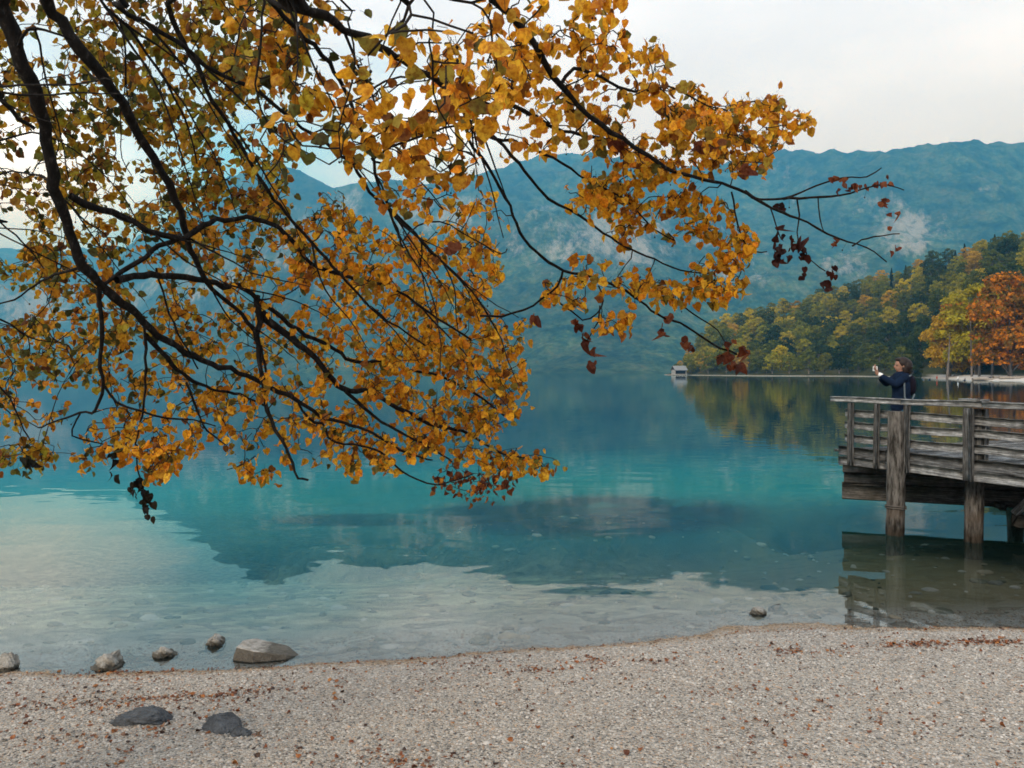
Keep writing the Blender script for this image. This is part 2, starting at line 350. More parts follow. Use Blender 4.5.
# water sheet: fine near the shore where the depth changes fast
xs = axis([(-400,-60,20),(-60,-14,2),(-14,14,.14),(14,60,2),(60,400,34)]); ys = axis([(-120,3,20),(3,20,.12),(20,45,.5),(45,120,5)])
XX, YY = np.meshgrid(xs, ys, indexing='ij'); dep = np.maximum(0, -ground_z(XX, YY)); n0 = XX.size
V1 = np.stack([XX,YY,0*XX],-1).reshape(-1,3)
xs2 = np.array([-11500,-3000,-1200,-400,400,1200,3000,11500.]); ys2 = np.array([-1800,-800,-120,120,250,800,2500,9900.])
X2, Y2 = np.meshgrid(xs2, ys2, indexing='ij'); V2 = np.stack([X2,Y2,0*X2],-1).reshape(-1,3)
f2 = grid_faces(8,8); cx = V2[f2].mean(1); f2 = f2[~((abs(cx[:,0])<400)&(abs(cx[:,1])<120))]+n0
me = mesh_np('lake_water', np.concatenate([V1,V2]), np.concatenate([grid_faces(len(xs),len(ys)), f2]), attrs={'depth': np.concatenate([dep.ravel(), np.full(len(V2), 14.)])})
o = tag(link('lake_water', me, M['water']), kind='structure')

# ------------------------------------------------------------------ mountains across the lake
RP = np.array([-900,-500,-250,-60,0,60,120,160,200,240,270,300,333,365,400,423,460,503,540,570,600,640,680,730,780,820,870,910,960,1024,1100,1250,1500,1900.])
RY = np.array([150,190,235,250,248,250,246,231,203,171,162,171,187,182,179,184,178,167,155,153,154,160,168,160,150,151,152,147,141,143,150,165,190,180.])
def mountain():
    pxs = np.arange(-560, 1901, 2.0); ts = np.concatenate([np.linspace(-.03, 1, 210), np.linspace(1.02, 1.3, 8)])
    PX, T = np.meshgrid(pxs, ts, indexing='ij')
    far = np.clip((330-PX)/260., 0, 1); far = far*far*(3-2*far); rd = 4300+1700*far+500*np.sin(PX/230.)+350*np.sin(PX/97.+1); D0 = 1750+1500*far+260*np.sin(PX/180.+.6)+120*np.sin(PX/53.)
    rd = rd*1.4; D0 = D0*1.4
    D = D0+T*(rd-D0)
    X = (PX-512)/F*D; Y = D
    H = (HOR-np.interp(PX, RP, RY))/F*rd
    Tc = np.clip(T, 0, 1)
    prof = np.where(T < 0, T*.3, .62*Tc**1.25+.38*(3*Tc**2-2*Tc**3))
    prof = np.where(T > 1, 1-(T-1)*1.6, prof)
    rn = fbm(X/1260., Y/1260., 6, .52, True)-.55; fn = fbm(X/120., Y/120., 4)-.5
    env = np.clip(Tc*6, 0, 1)*np.clip((1.03-Tc)*5, 0.0, 1)
    Z = H*prof+rn*820*env*(.25+Tc*.75)+fn*34*np.clip(Tc*5,0,1)*np.clip((1.12-Tc)*5,0.15,1)
    Z = Z+(fbm(X/60.,Y/60.,3)-.5)*9*np.clip(Tc*8,0,1)
    Z = np.where(T < 0, T*90, Z)
    sil = ((Z-EYE)/Y*F)[:,:211].max(1); want = HOR-np.interp(pxs, RP, RY); k_ = want/sil; k_ = np.convolve(np.pad(k_,8,mode='edge'), np.ones(17)/17, 'valid'); Z = np.where(Z > 0, Z*k_[:,None], Z)
    SPX = PX; SPY = HOR-(Z-EYE)/Y*F
    R = np.zeros_like(X)
    for (cx, cy, rx, ry, s) in [(905,232,26,26,1.15),(880,215,45,28,.8),(850,262,26,24,.85),(940,225,30,24,.7),(790,180,26,20,.6),(600,250,85,42,.85),(640,225,50,30,.8),(560,215,40,30,.6),(450,215,55,22,.75),(400,205,40,20,.6),(345,205,22,16,.8),(200,285,48,38,.95),(290,250,50,40,.7),(30,305,34,34,1.0),(110,290,40,30,.7),(740,250,40,34,.7),(1000,190,40,14,.5),(-120,290,80,40,.8),(1200,250,90,50,.8),(360,285,50,30,.7)]:
        R = np.maximum(R, (.30+.62*s)*np.exp(-(((SPX-cx)/(rx*1.5))**2+((SPY-cy)/(ry*1.4))**2)**1.3*.6))
    gully = fbm(SPX/14.+SPY/30., SPY/22.-SPX/60., 5, .6)-.5; R = R*(1+.9*gully) + .22*np.clip((fbm(X/500.,Y/500.,4)-.42)*5,0,1)
    me = mesh_np('mountains', np.stack([X,Y,Z],-1).reshape(-1,3), grid_faces(len(pxs),len(ts)), attrs={'rock': np.clip(R,0,1.2)})
    return tag(link('mountains', me, M['mountain'], smooth=True), kind='structure')
mountain()

# ------------------------------------------------------------------ headland on the right: hill, shore strip, trees
HP = np.array([655,668,690,715,740,760,790,830,870,900,940,980,1024,1100,1250,1500.])
HS = np.array([374,366,342,320,310,307,301,290,274,264,251,238,229,215,190,170.])    # tops of the trees
DP = np.array([655,680,720,760,850,900,935,980,1024,1100,1250,1500.]); DS = np.array([640,610,540,485,450,380,300,228,214,200,190,190.])
def hill_D(px): return np.interp(px, DP, DS)
def hill_R(px): return np.interp(px, [655,690,760,850,930,1024,1500], [665,690,720,720,660,560,520])
def hill_h(px):
    h = (HOR-np.interp(px, HP, HS))/F*hill_R(px)+2.4-13.5
    return np.maximum(h, 0)*np.clip((px-660)/45., 0, 1)
def hill_z(px, D):
    d0 = hill_D(px); d1 = hill_R(px); t = (D-d0)/(d1-d0)
    sl_ = np.where(px < 915, .16, .035); flat = np.where(D < d0, (D-d0)*.06, np.minimum((D-d0)*sl_, 1.3))
    tt = np.clip((t-.14)/.86, 0, None); tt = np.where(tt > 1, 1-(tt-1)*.6, tt)
    s = np.where(tt < 1, tt**1.15, tt)
    return flat+hill_h(px)*s
pxs = np.arange(655, 1501, 5.0); us = np.linspace(-.1, 1.5, 90)
PX, U = np.meshgrid(pxs, us, indexing='ij'); D = hill_D(PX)+U*(hill_R(PX)-hill_D(PX)); X = (PX-512)/F*D
Z = hill_z(PX, D)+(fbm(X/25.,D/25.,4)-.5)*np.clip((U-.1)*20,0,3)+(fbm(X/4.,D/4.,3)-.5)*.35
taper = np.clip((PX-655)/20.,0,1); Z = Z*taper-(1-taper)*1.5
me = mesh_np('headland_hill', np.stack([X,D,Z],-1).reshape(-1,3), grid_faces(len(pxs),len(us)), attrs={'shore': np.clip((PX-925)/15,0,1)*np.clip((48-(D-hill_D(PX)))/10,0,1)})
tag(link('hill', me, M['hill'], smooth=True), kind='structure')

def limb_tube(pts, rad, sides=7):
    """tapered tube through pts; returns V, quads"""
    pts = [Vector(p) for p in pts]; V = []; n = len(pts)
    up = Vector((0,0,1)); d0 = (pts[1]-pts[0]).normalized()
    a = d0.orthogonal().normalized()
    for i, p in enumerate(pts):
        d = (pts[min(i+1,n-1)]-pts[max(i-1,0)])
        d = d.normalized() if d.length > 1e-9 else d0
        a = (a-d*a.dot(d)); a = a.normalized() if a.length > 1e-6 else d.orthogonal().normalized()
        b = d.cross(a)
        for k in range(sides):
            th = 2*PI*k/sides; V.append(p+(a*math.cos(th)+b*math.sin(th))*rad[i])
    V = np.array([tuple(v) for v in V]); Fq = []
    i = np.arange(n-1)[:,None]*sides; k = np.arange(sides)[None,:]; k2 = (k+1) % sides
    Fq = np.stack([i+k, i+k2, i+sides+k2, i+sides+k], -1).reshape(-1,4)
    return V, Fq
class Acc:
    def __init__(s): s.V = []; s.F = {}; s.n = 0; s.C = []
    def add(s, V, Fq, c=None):
        V = np.asarray(V, float); Fq = np.asarray(Fq)
        s.V.append(V); s.F.setdefault(Fq.shape[1], []).append(Fq+s.n); s.n += len(V)
        if c is not None: s.C.append(np.broadcast_to(np.asarray(c, float), (len(V),3)))
    def tube(s, pts, rad, sides=7, c=None):
        V, q = limb_tube(pts, rad, sides); s.add(V, q, c)
    def mesh(s, name, attrs=None):
        return mesh_np(name, np.concatenate(s.V), [np.concatenate(f) for f in s.F.values()], np.concatenate(s.C) if s.C else None, attrs)

def clump_faces(C, N, size, rng):
    """leafy tri/quad flakes at points C, roughly facing N"""
    n = len(C); R = rng.normal(size=(n,3)); N = N+R*.75; N /= np.linalg.norm(N,axis=1,keepdims=True)+1e-9
    A = np.cross(N, rng.normal(size=(n,3))); A /= np.linalg.norm(A,axis=1,keepdims=True)+1e-9; B = np.cross(N, A)
    s = (size*(.55+.9*rng.random(n)))[:,None]; k = (.45+.5*rng.random(n))[:,None]
    V = np.stack([C-A*s, C-B*s*k+N*s*.2, C+A*s*.9, C+B*s*k-N*s*.15], 1).reshape(-1,3)
    return V, np.arange(4*n).reshape(-1,4)
def tree_proto(kind, h, n, flake, seed, crown_w=.62, base=.14):
    rng = np.random.default_rng(seed); random.seed(seed)
    if kind == 'conifer':
        u = rng.random(n)**.8; z = h*(.1+.9*u); th = rng.random(n)*2*PI
        layer = .75+.25*np.cos(u*h*2.2*PI/1.6); r = h*.17*(1-u)**.8*layer*(.55+.45*rng.random(n)**.5)+.1
        C = np.stack([r*np.cos(th), r*np.sin(th), z-r*.25], 1); N = np.stack([np.cos(th), np.sin(th), .5+0*th], 1)
        acc = Acc(); acc.tube([(0,0,-1),(0,0,h*.5),(0,0,h*.97)], [h*.016,h*.011,.03], 6)
        V, q = clump_faces(C, N, flake*(1.1-.6*u), rng)
        return mesh_np('conifer_crown', V, q), acc.mesh('conifer_trunk')
    # broadleaf: lobes arranged on limbs
    nl = 16; lobes = []
    acc = Acc(); top = h*.55; lean = Vector((rng.normal()*.03*h, rng.normal()*.03*h, 0))
    tp = [Vector((0,0,-1)), Vector((0,0,0)), Vector((0,0,h*.25))+lean*.4, Vector((0,0,top))+lean, Vector((0,0,h*.85))+lean*1.2]
    acc.tube(tp, [h*.028,h*.02,h*.015,h*.01,h*.003], 7)
    for k in range(nl):
        f = (k+.5)/nl; th = k*2.4+rng.random()*.6; z = h*(base+.14+(1-base-.24)*f)
        R = h*crown_w*.5*math.sin(PI*(.18+.58*(1-f)**.9))*(.55+.4*rng.random())
        c = Vector((R*math.cos(th), R*math.sin(th), z)); r = h*(.11+.075*rng.random())*(1.15-.35*f)
        lobes.append((c, r)); s = Vector((0,0,h*(base+.3*f)))+lean*f
        acc.tube([s, s.lerp(c,.5)+Vector((0,0,h*.02)), c], [h*.009,h*.005,h*.0015], 5)
    lobes.append((Vector((0,0,h*.9))+lean, h*.11)); lobes.append((Vector((0,0,h*.6))+lean, h*.16))
    w = np.array([r**2 for c, r in lobes]); idx = rng.choice(len(lobes), n, p=w/w.sum())
    Cc = np.array([tuple(c) for c, r in lobes])[idx]; Rr = np.array([r for c, r in lobes])[idx]
    d = rng.normal(size=(n,3)); d /= np.linalg.norm(d,axis=1,keepdims=True); d[:,2] = np.where(d[:,2]<-.35, -d[:,2]*.5, d[:,2])
    rad = Rr*(.45+.6*rng.random(n)**.45); sx = np.array([1.1,1.1,.8])
    C = Cc+d*sx*rad[:,None]
    V, q = clump_faces(C, d, np.full(n, flake), rng)
    return mesh_np('tree_crown', V, q), acc.mesh('tree_trunk')
def add_tree(name, protos, mat, loc, sc, rz, label, cat, group=None, sz=None):
    cm, tm = protos; e = empty(name, loc, rz); e.scale = (sc, sc, sc*(sz or 1)); tag(e, label, cat, group)
    for nm, m_, mt in (('trunk', tm, M['far_bark']), ('crown', cm, mat)):
        key = m_.name+mt.name
        if key not in MC:
            k = m_.copy(); k.materials.clear(); k.materials.append(mt); MC[key] = k
        link(nm, MC[key], None, e)
    return e
MC = {}
PB = [tree_proto('broad', 13, 1500, .42, 100+i, .62+.1*(i%3), .05) for i in range(6)]
PC = [tree_proto('conifer', 15, 900, .75, 200+i) for i in range(2)]
PBIG = [tree_proto('broad', 24, 8000, .40, 300+i, .60, (.0,-.04,-.04,.04)[i]) for i in range(4)]
rg = np.random.default_rng(21)
# rows up the slope; each row nearer rows hide the feet of the next
trees = []
for row in range(12):
    f = row/11.
    px = 672+(row%2)*6+rg.random()*6
    while px < 1062:
        d0 = hill_D(px); d1 = hill_R(px); D = d0+(d1-d0)*(.10+.90*f)+rg.normal()*6
        if f == 0: D = d0+7+rg.random()*5
        sc = .85+.45*rg.random()
        if px < 700: sc *= .75
        if hill_h(px)*1 > 9*f or f < .3: trees.append((px, D, sc, f))
        px += (11.8+6*rg.random())*(520./D)*1.12
random.seed(5)
def kind_of(px, f):
    r = rg.random()
    if f > .8 and px > 850 and r < .2: return 'conifer'
    if px > 840 and f < .6: 
        return 'dark green' if (r < .62 or f < .3) else ('mid green' if r < .84 else 'yellow-green')
    if px > 835 and f < .3: return 'dark green'
    if px < 760: return 'yellow-green' if r < .35 else ('mid green' if r < .85 else ('golden' if r < .93 else 'dark green'))
    if f > .55: return 'yellow-green' if r < .40 else ('golden' if r < .46 else ('mid green' if r < .78 else 'dark green'))
    return 'dark green' if r < .28 else ('mid green' if r < .70 else ('yellow-green' if r < .95 else 'golden'))
trees = [tr for tr in trees if not (tr[0] > 905 and tr[3] == 0)]
if len(trees) > 285: trees = [trees[i] for i in sorted(rg.choice(len(trees), 285, replace=False))]
def where(px, f):
    band = 'at the waterline' if f < .12 else ('low on the slope' if f < .45 else ('high on the slope' if f < .85 else 'along the skyline'))
    side = 'near the boathouse tip' if px < 760 else ('in the middle of the wooded headland' if px < 900 else 'above the bathing beach')
    return band+' '+side
for px, D, sc, f in trees:
    k = kind_of(px, f); z = float(hill_z(np.array(px), np.array(D))); X = (px-512)/F*D
    if k == 'conifer': add_tree('conifer_tree', PC[rg.integers(2)], CROWN[k], (X,D,z-.3), sc*.7, rg.random()*6, 'dark pointed conifer '+where(px,f), 'conifer tree', 'trees on the wooded headland')
    else: add_tree('broadleaf_tree', PB[rg.integers(6)], CROWN[k], (X,D,z-.3), sc, rg.random()*6, k+' autumn broadleaf tree '+where(px,f), 'tree', 'trees on the wooded headland', .9+.25*rg.random())
# the tall trees standing behind the far beach on the right
for px, D, h, k, pi, lab in [
  (1010,248,38,'orange',0,'tallest orange tree, near the right edge behind the far beach'),
  (950,296,29,'golden',1,'golden tree reaching low over the left end of the far beach'),
  (962,300,33,'orange',2,'small orange-red tree between the golden and the tall yellow-green tree'),
  (976,285,38,'yellow-green',3,'tall yellow-green tree left of the tallest orange tree'),
  (1040,250,33,'orange',1,'orange tree beside the frame edge behind the far beach'),
  (1018,300,38,'golden',3,'tall golden tree rising behind the orange beach tree'),
  (912,335,15,'dark green',2,'dark green bushy tree where the far beach begins'),
  (978,300,24,'dark green',1,'dark green tree low behind the bare trunks'),
  (990,318,40,'mid green',0,'highest green tree behind the beach trees'),
  (948,330,27,'mid green',3,'green tree rising behind the golden beach tree'),
  (1030,280,22,'yellow-green',2,'low yellow-green tree between the orange trees at the right edge')]:
    z = float(hill_z(np.array(float(px)), np.array(float(D))))
    add_tree('beach_tree', PBIG[pi], CROWN[k], ((px-512)/F*D, D, min(z,2.0)-.2), h/24*.88, px*.37, lab, 'tree', 'tall trees behind the far beach')
for px, D, h in [(947,268,15),(972,266,20),(979,258,16),(992,262,18)]:
    acc = Acc(); X = (px-512)/F*D; b = Vector((X,D,1)); tilt = Vector((rg.normal()*.6, 0, 0))
    acc.tube([b-Vector((0,0,1.5)), b+Vector((0,0,h*.4))+tilt, b+Vector((0,0,h))+tilt*2], [.42,.3,.08], 8)
    for s in range(5):
        a = b+Vector((0,0,h*(.45+.1*s)))+tilt*(1+.1*s); acc.tube([a, a+Vector((rg.normal()*1.5,rg.normal(),2.2))], [.11,.03], 5)
    o = link('bare_trunk', acc.mesh('bare_trunk'), M['far_bark'])
    tag(o, {947:'short pale bare tree trunk left of the others on far beach',972:'tallest pale bare trunk behind the far beach',979:'slim pale bare trunk beside the tallest bare trunk',992:'pale bare trunk nearest the big orange tree'}[px], 'tree trunk', 'bare trunks behind the far beach')

# boathouse on the tip
def box(bm, lo, hi):
    r = bmesh.ops.create_cube(bm, size=1.0); lo = Vector(lo); hi = Vector(hi)
    bmesh.ops.scale(bm, vec=hi-lo, verts=r['verts']); bmesh.ops.translate(bm, vec=(lo+hi)/2, verts=r['verts'])
def bobj(name, bm, mat, parent=None, bevel=0):
    me = bpy.data.meshes.new(name); bm.normal_update(); bm.to_mesh(me); bm.free()
    o = link(name, me, mat, parent)
    if bevel:
        b = o.modifiers.new('bevel', 'BEVEL'); b.width = bevel; b.segments = 2
    return o
D = 590; bx_ = at(679, 372, D); e = tag(empty('boathouse', (bx_.x, D, 0), .15), 'small pale-roofed wooden boathouse on stilts at the headland tip', 'boathouse')
bm = bmesh.new()
for s in (-1,1): box(bm, (s*4.2-.15,-4,.9), (s*4.2+.15,4,4.2))
box(bm, (-4.2,3.8,.9), (4.2,4.05,4.2)); box(bm, (-4.2,-4,3.3), (4.2,-3.8,4.2))
bobj('wall', bm, M['hutwall'], e)
bm = bmesh.new(); vv = [bm.verts.new(v) for v in [(-5,-5,3.8),(5,-5,3.8),(5,0,7),(-5,0,7),(5,5,3.8),(-5,5,3.8),(-5,-5,3.55),(5,-5,3.55),(5,0,6.7),(-5,0,6.7),(5,5,3.55),(-5,5,3.55)]]
for f in [(0,1,2,3),(3,2,4,5),(7,6,9,8),(8,9,11,10),(0,6,7,1),(5,4,10,11),(1,7,8,2),(2,8,10,4),(0,3,9,6),(3,5,11,9)]: bm.faces.new([vv[i] for i in f])
bobj('roof', bm, M['roof'], e)
bm = bmesh.new(); box(bm, (-4.6,-4.8,.75), (4.6,4.2,.9)); bobj('platform', bm, M['white'], e)
bm = bmesh.new()
for x in (-4.2,0,4.2):
    for y in (-4.4,3.8): box(bm, (x-.15,y-.15,-3), (x+.15,y+.15,.75))
bobj('stilts', bm, M['hutwall'], e)
bm = bmesh.new(); box(bm, (-4.0,-2.6,.9), (4.0,-2.4,3.3)); bobj('opening_shade', bm, M['black'], e)  # black panel set back in the open front, standing for the shade inside
# pale gravel spits on the far shore, driftwood on the far beach
for px0, px1, D in [(530,560,2250),(632,664,2150)]:
    xs_ = np.linspace((px0-512)/F*D, (px1-512)/F*D, 24); V = []; 
    for x in xs_:
        w = math.sin(PI*(x-xs_[0])/(xs_[-1]-xs_[0]))+.05
        V += [(x, D-14*w, -.6), (x, D-3, .9*w+.5*random.random()*w), (x, D+12*w, 1.6*w), (x, D+60*w, -.5)]
    tag(link('gravel_spit', mesh_np('gravel_spit', V, grid_faces(24,4)), M['hill']), kind='structure')
for i, (px, D, L, a, lab) in enumerate([(951,226,5,.2,'pale driftwood log lying closest to the water'),(968,232,6,-.3,'driftwood log below the tallest bare trunk'),(984,228,7,.1,'long driftwood log in front of the beach trees'),(998,236,5,.5,'short driftwood log near the orange tree'),(1012,230,7,-.1,'driftwood log lying by the right edge of far beach')]):
    acc = Acc(); z = float(hill_z(np.array(float(px)), np.array(float(D))))+.25; c = Vector(((px-512)/F*D, D, z)); u = Vector((math.cos(a), math.sin(a), 0))
    acc.tube([c-u*L/2, c-u*L/4+Vector((0,0,.12)), c+u*L/4, c+u*L/2+Vector((0,0,.35))], [.42,.4,.3,.12], 8)
    acc.tube([c+u*.6, c+u*1.3+Vector((.2,.3,.9))], [.14,.04], 6); acc.tube([c-u*1.1, c-u*1.6+Vector((0,-.3,.8))], [.12,.03], 6)
    tag(link('driftwood_log', acc.mesh('driftwood_log'), M['log'], smooth=True), lab, 'log', 'driftwood on the far beach')
# ------------------------------------------------------------------ rocks
def ray_ground(px, py):
    """where the line of sight meets beach or water surface"""
    dx = (px-512)/F; dz = (HOR-py)/F; Y = 2.0
    while Y < 40:
        z = EYE+dz*Y; g_ = float(ground_z(dx*Y, Y))
        if z <= max(g_, 0): return Vector((dx*Y, Y, z))
        Y += .01
    return Vector((dx*Y, Y, 0))
def rock(name, px, py, size, mat, label, seed, rz=0, sink=.25, cut=5, group=None, cat='rock'):
    """py = foot of the rock in view; size = full width, depth, height"""
    rng = np.random.default_rng(seed); bm = bmesh.new(); bmesh.ops.create_icosphere(bm, subdivisions=5, radius=1)
    V = np.array([v.co[:] for v in bm.verts]); 
    for k in range(cut):                                     # broken flat faces
        n = rng.normal(size=3); n[2] = abs(n[2])*.8+.1; n /= np.linalg.norm(n); d = .52+.3*rng.random()
        s = V@n; V = V-np.clip(s-d,0,None)[:,None]*n*.92
    q = V*2.1+seed
    nz = fbm(q[:,0]+q[:,2]*.7, q[:,1]-q[:,2]*.9, 5, .6)-.5; nz2 = fbm(q[:,0]*4+q[:,2]*3, q[:,1]*4-q[:,2]*3, 3)-.5
    V = V*(1+nz*.75+nz2*.22)[:,None]
    V /= (V.max(0)-V.min(0)); V = V*np.array(size)
    V[:,2] -= V[:,2].min(); V[:,2] -= size[2]*sink
    for v, c in zip(bm.verts, V): v.co = c
    me = bpy.data.meshes.new(name); bm.to_mesh(me); bm.free()
    p = ray_ground(px, py); o = link(name, me, mat, smooth=True)
    g_ = float(ground_z(p.x, p.y+size[1]*.4)); o.location = (p.x, p.y+size[1]*.35, g_); o.rotation_euler = (0,0,rz)
    tag(o, label, cat, group)
    return o
def slab():
    # the big tilted slab: thick cut side to the left, darkened for wet and shade, pale top falling to the right
    me_pts = [(-.30,-.13,0),(-.10,-.19,0),(.20,-.12,0),(.31,.0,0),(.15,.14,0),(-.18,.16,0),(-.29,.05,0)]
    top = [.165,.15,.085,.04,.09,.16,.18]
    bm = bmesh.new(); b = [bm.verts.new((x*1.02,y*1.02,-.12)) for x,y,z in me_pts]; m_ = [bm.verts.new((x,y,.02)) for x,y,z in me_pts]; u = [bm.verts.new((x*.93+.005,y*.9,h)) for (x,y,z),h in zip(me_pts,top)]
    n = len(b)
    for i in range(n):
        j = (i+1)%n; bm.faces.new((b[i],b[j],m_[j],m_[i])); bm.faces.new((m_[i],m_[j],u[j],u[i]))
    bm.faces.new(u); bm.faces.new(b[::-1])
    bmesh.ops.triangulate(bm, faces=[f for f in bm.faces if len(f.verts) > 4])
    bmesh.ops.bevel(bm, geom=list(bm.edges), offset=.007, segments=1, affect='EDGES')
    bmesh.ops.triangulate(bm, faces=bm.faces[:]); bmesh.ops.subdivide_edges(bm, edges=bm.edges[:], cuts=4, use_grid_fill=True)
    bm.normal_update()
    for f in bm.faces: f.material_index = 1 if f.normal.z < .5 else 0  # steep faces take the darker colour: wet stone plus painted shade
    P = np.array([v.co[:] for v in bm.verts]); nz = fbm(P[:,0]*9+P[:,2]*7, P[:,1]*9-P[:,2]*8, 5, .6)-.5
    for v, k in zip(bm.verts, nz): v.co += v.normal*k*.012
    me = bpy.data.meshes.new('rock'); bm.to_mesh(me); bm.free()
    p = ray_ground(265, 659); o = link('rock', me, M['rock_slab'], smooth=False); me.materials.append(M['rock_damp_shade']); o.location = (p.x, p.y+.10, -.02); o.rotation_euler = (0,math.radians(2),.0); o.scale = (.88,.95,.70)
    tag(o, 'large flat-topped pale slab with a dark cut side in the shallows', 'rock', 'rocks at the water edge')
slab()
G = 'rocks at the water edge'
rock('rock', 2, 672, (.18,.18,.19), M['rock_pale'], 'rounded rock at the far left end of the shoreline', 11, .3, .2, group=G)
rock('rock', 105, 669, (.29,.22,.17), M['rock_pale'], 'knobbly rock at the water edge between two smaller pale rocks', 12, .8, .25, group=G)
rock('rock', 163, 658, (.22,.18,.15), M['rock_pale'], 'pale rounded stone standing in the shallows left of the slab', 13, .2, .25, 3, group=G)
rock('rock', 213.5, 645, (.20,.17,.19), M['rock_pale'], 'small upright rock farthest out in the water on the left', 14, 1.2, .3, group=G)
rock('rock', 759, 615, (.18,.15,.135), M['rock_pale'], 'pale round rock in the shallows before the pier', 15, .5, .25, 3, group=G)
rock('rock', 777, 605.5, (.17,.12,.12), M['rock_pale'], 'small flat stone just breaking the water beside the pale round rock', 16, .1, .35, 3, group=G)
G2 = 'dark rocks half buried in the gravel'
rock('rock', 139, 725, (.40,.26,.115), M['rock_dark'], 'long dark rock half buried in the gravel, left of two', 17, .15, .4, 6, group=G2)
rock('rock', 219, 733, (.27,.22,.13), M['rock_dark'], 'dark domed rock half buried in the gravel, right of two', 18, -.2, .35, 4, group=G2)
rock('rock', 238, 737, (.15,.1,.07), M['rock_dark'], 'low dark stone lying against the right dark domed rock', 19, -.3, .3, 5, group=G2)
for i, (px, py, w, lab) in enumerate([(592,604,.22,'submerged grey stone under the sky reflection right of centre'),(560,591,.3,'submerged flat stone farther out right of centre'),(700,575,.35,'submerged stone before the pier piles'),(430,589,.3,'submerged stone left of centre under the reflection'),(500,628,.09,'small submerged stone close to the beach edge'),(660,600,.2,'submerged stone left of the pale round rock')]):
    o = rock('submerged_stone', px, py, (w*1.5,w,.12), M['rock_pale'], lab, 40+i, i, .5, 3, group='stones under the shallow water', cat='stone')
    dx = (px-512)/F; g_ = float(ground_z(o.location.x, o.location.y)); o.location.z = g_-.04

# ------------------------------------------------------------------ pebbles and fallen leaves
def scatter_pts(n, x0, x1, y0, y1, rng, dmax=.25):
    y = y0+(y1-y0)*rng.random(n)**.9; x = (rng.random(n)*2-1)*(y*.72+.4)+ (x0+x1)/2
    d = y-np.interp(x, SX, SY); k = d < dmax
    return x[k], y[k]
def pebbles():
    rng = np.random.default_rng(8); x, y = scatter_pts(62000, 0, 0, 2.9, 8.2, rng, .9); n = len(x); z = ground_z(x, y)
    base = np.array([(1,0,0),(.45,.85,0),(-.55,.8,0),(-1,0,0),(-.45,-.85,0),(.5,-.8,0),(.35,.1,.62),(-.35,-.05,.58)])
    tri = np.array([(0,1,6),(1,2,6),(2,7,6),(2,3,7),(3,4,7),(4,5,7),(5,6,7),(5,0,6)])
    s = .0042+.0085*rng.random(n)**4+.0035*rng.random(n); s[rng.random(n) < .004] *= 2.0
    th = rng.random(n)*2*PI; c, s_ = np.cos(th), np.sin(th); ax = .6+.5*rng.random(n); az = .5+.6*rng.random(n)
    B = base[None]*np.stack([s, s*ax, s*az], 1)[:,None,:]; B = B*(1+.25*(rng.random((n,8,1))-.5))
    X = B[...,0]*c[:,None]-B[...,1]*s_[:,None]+x[:,None]; Y = B[...,0]*s_[:,None]+B[...,1]*c[:,None]+y[:,None]; Z = B[...,2]+z[:,None]+.0005
    pal = np.array([(.405,.38,.335),(.46,.43,.385),(.33,.31,.28),(.52,.49,.445),(.25,.235,.22),(.10,.095,.09),(.38,.28,.20),(.44,.31,.22)])
    ci = rng.choice(8, n, p=[.23,.2,.17,.12,.12,.06,.06,.04]); C = pal[ci]*(.84+.28*rng.random((n,1)))
    C = np.where((z < .022+.02*(fbm(x*5,y*5,3)-.5))[:,None], C*np.array([.68,.54,.40]), C)
    me = mesh_np('pebbles', np.stack([X,Y,Z],-1).reshape(-1,3), (tri[None]+np.arange(n)[:,None,None]*8).reshape(-1,3), np.repeat(C, 8, 0))
    tag(link('pebbles', me, M['pebble']), 'loose grey and buff pebbles covering the beach', 'pebbles', kind='stuff')
pebbles()
# leaf shape: heart with a fold along the midrib
LT = np.array([(0,0,0),(0,.45,0),(0,1,0),(-.26,-.09,0),(-.47,.16,0),(-.43,.52,0),(-.2,.82,0),(.26,-.09,0),(.47,.16,0),(.43,.52,0),(.2,.82,0)], float)
LT3 = np.array([(0,3,4),(0,4,1),(1,4,5),(1,5,6),(1,6,2),(0,8,7),(0,1,8),(1,9,8),(1,10,9),(1,2,10)])
def leaf_mesh(name, P, T, N, S, C, curl, fold, mat, parent=None, rng=None):
    """P base points, T direction base->tip, N blade normal, S length"""
    n = len(P); T = T/np.linalg.norm(T,axis=1,keepdims=True); B = np.cross(N, T); B /= np.linalg.norm(B,axis=1,keepdims=True)+1e-9; N = np.cross(T, B)
    L = np.broadcast_to(LT, (n,11,3)).copy(); L[...,0] *= (.85+.35*rng.random(n))[:,None]
    L *= (1+.12*(rng.random((n,11,1))-.5))
    zz = -np.abs(L[...,0])*fold[:,None]+curl[:,None]*(L[...,1]-.3)**2+.08*(rng.random((n,11))-.5)
    V = P[:,None,:]+(L[...,0,None]*B[:,None,:]+L[...,1,None]*T[:,None,:]+zz[...,None]*N[:,None,:])*S[:,None,None]
    V = V.reshape(-1,3); C = np.repeat(C, 11, 0)
    C = C*(1+.22*(rng.random((len(C),1))-.5))
    me = mesh_np(name, V, (LT3[None]+np.arange(n)[:,None,None]*11).reshape(-1,3), C)
    return link(name, me, mat, parent, smooth=True)
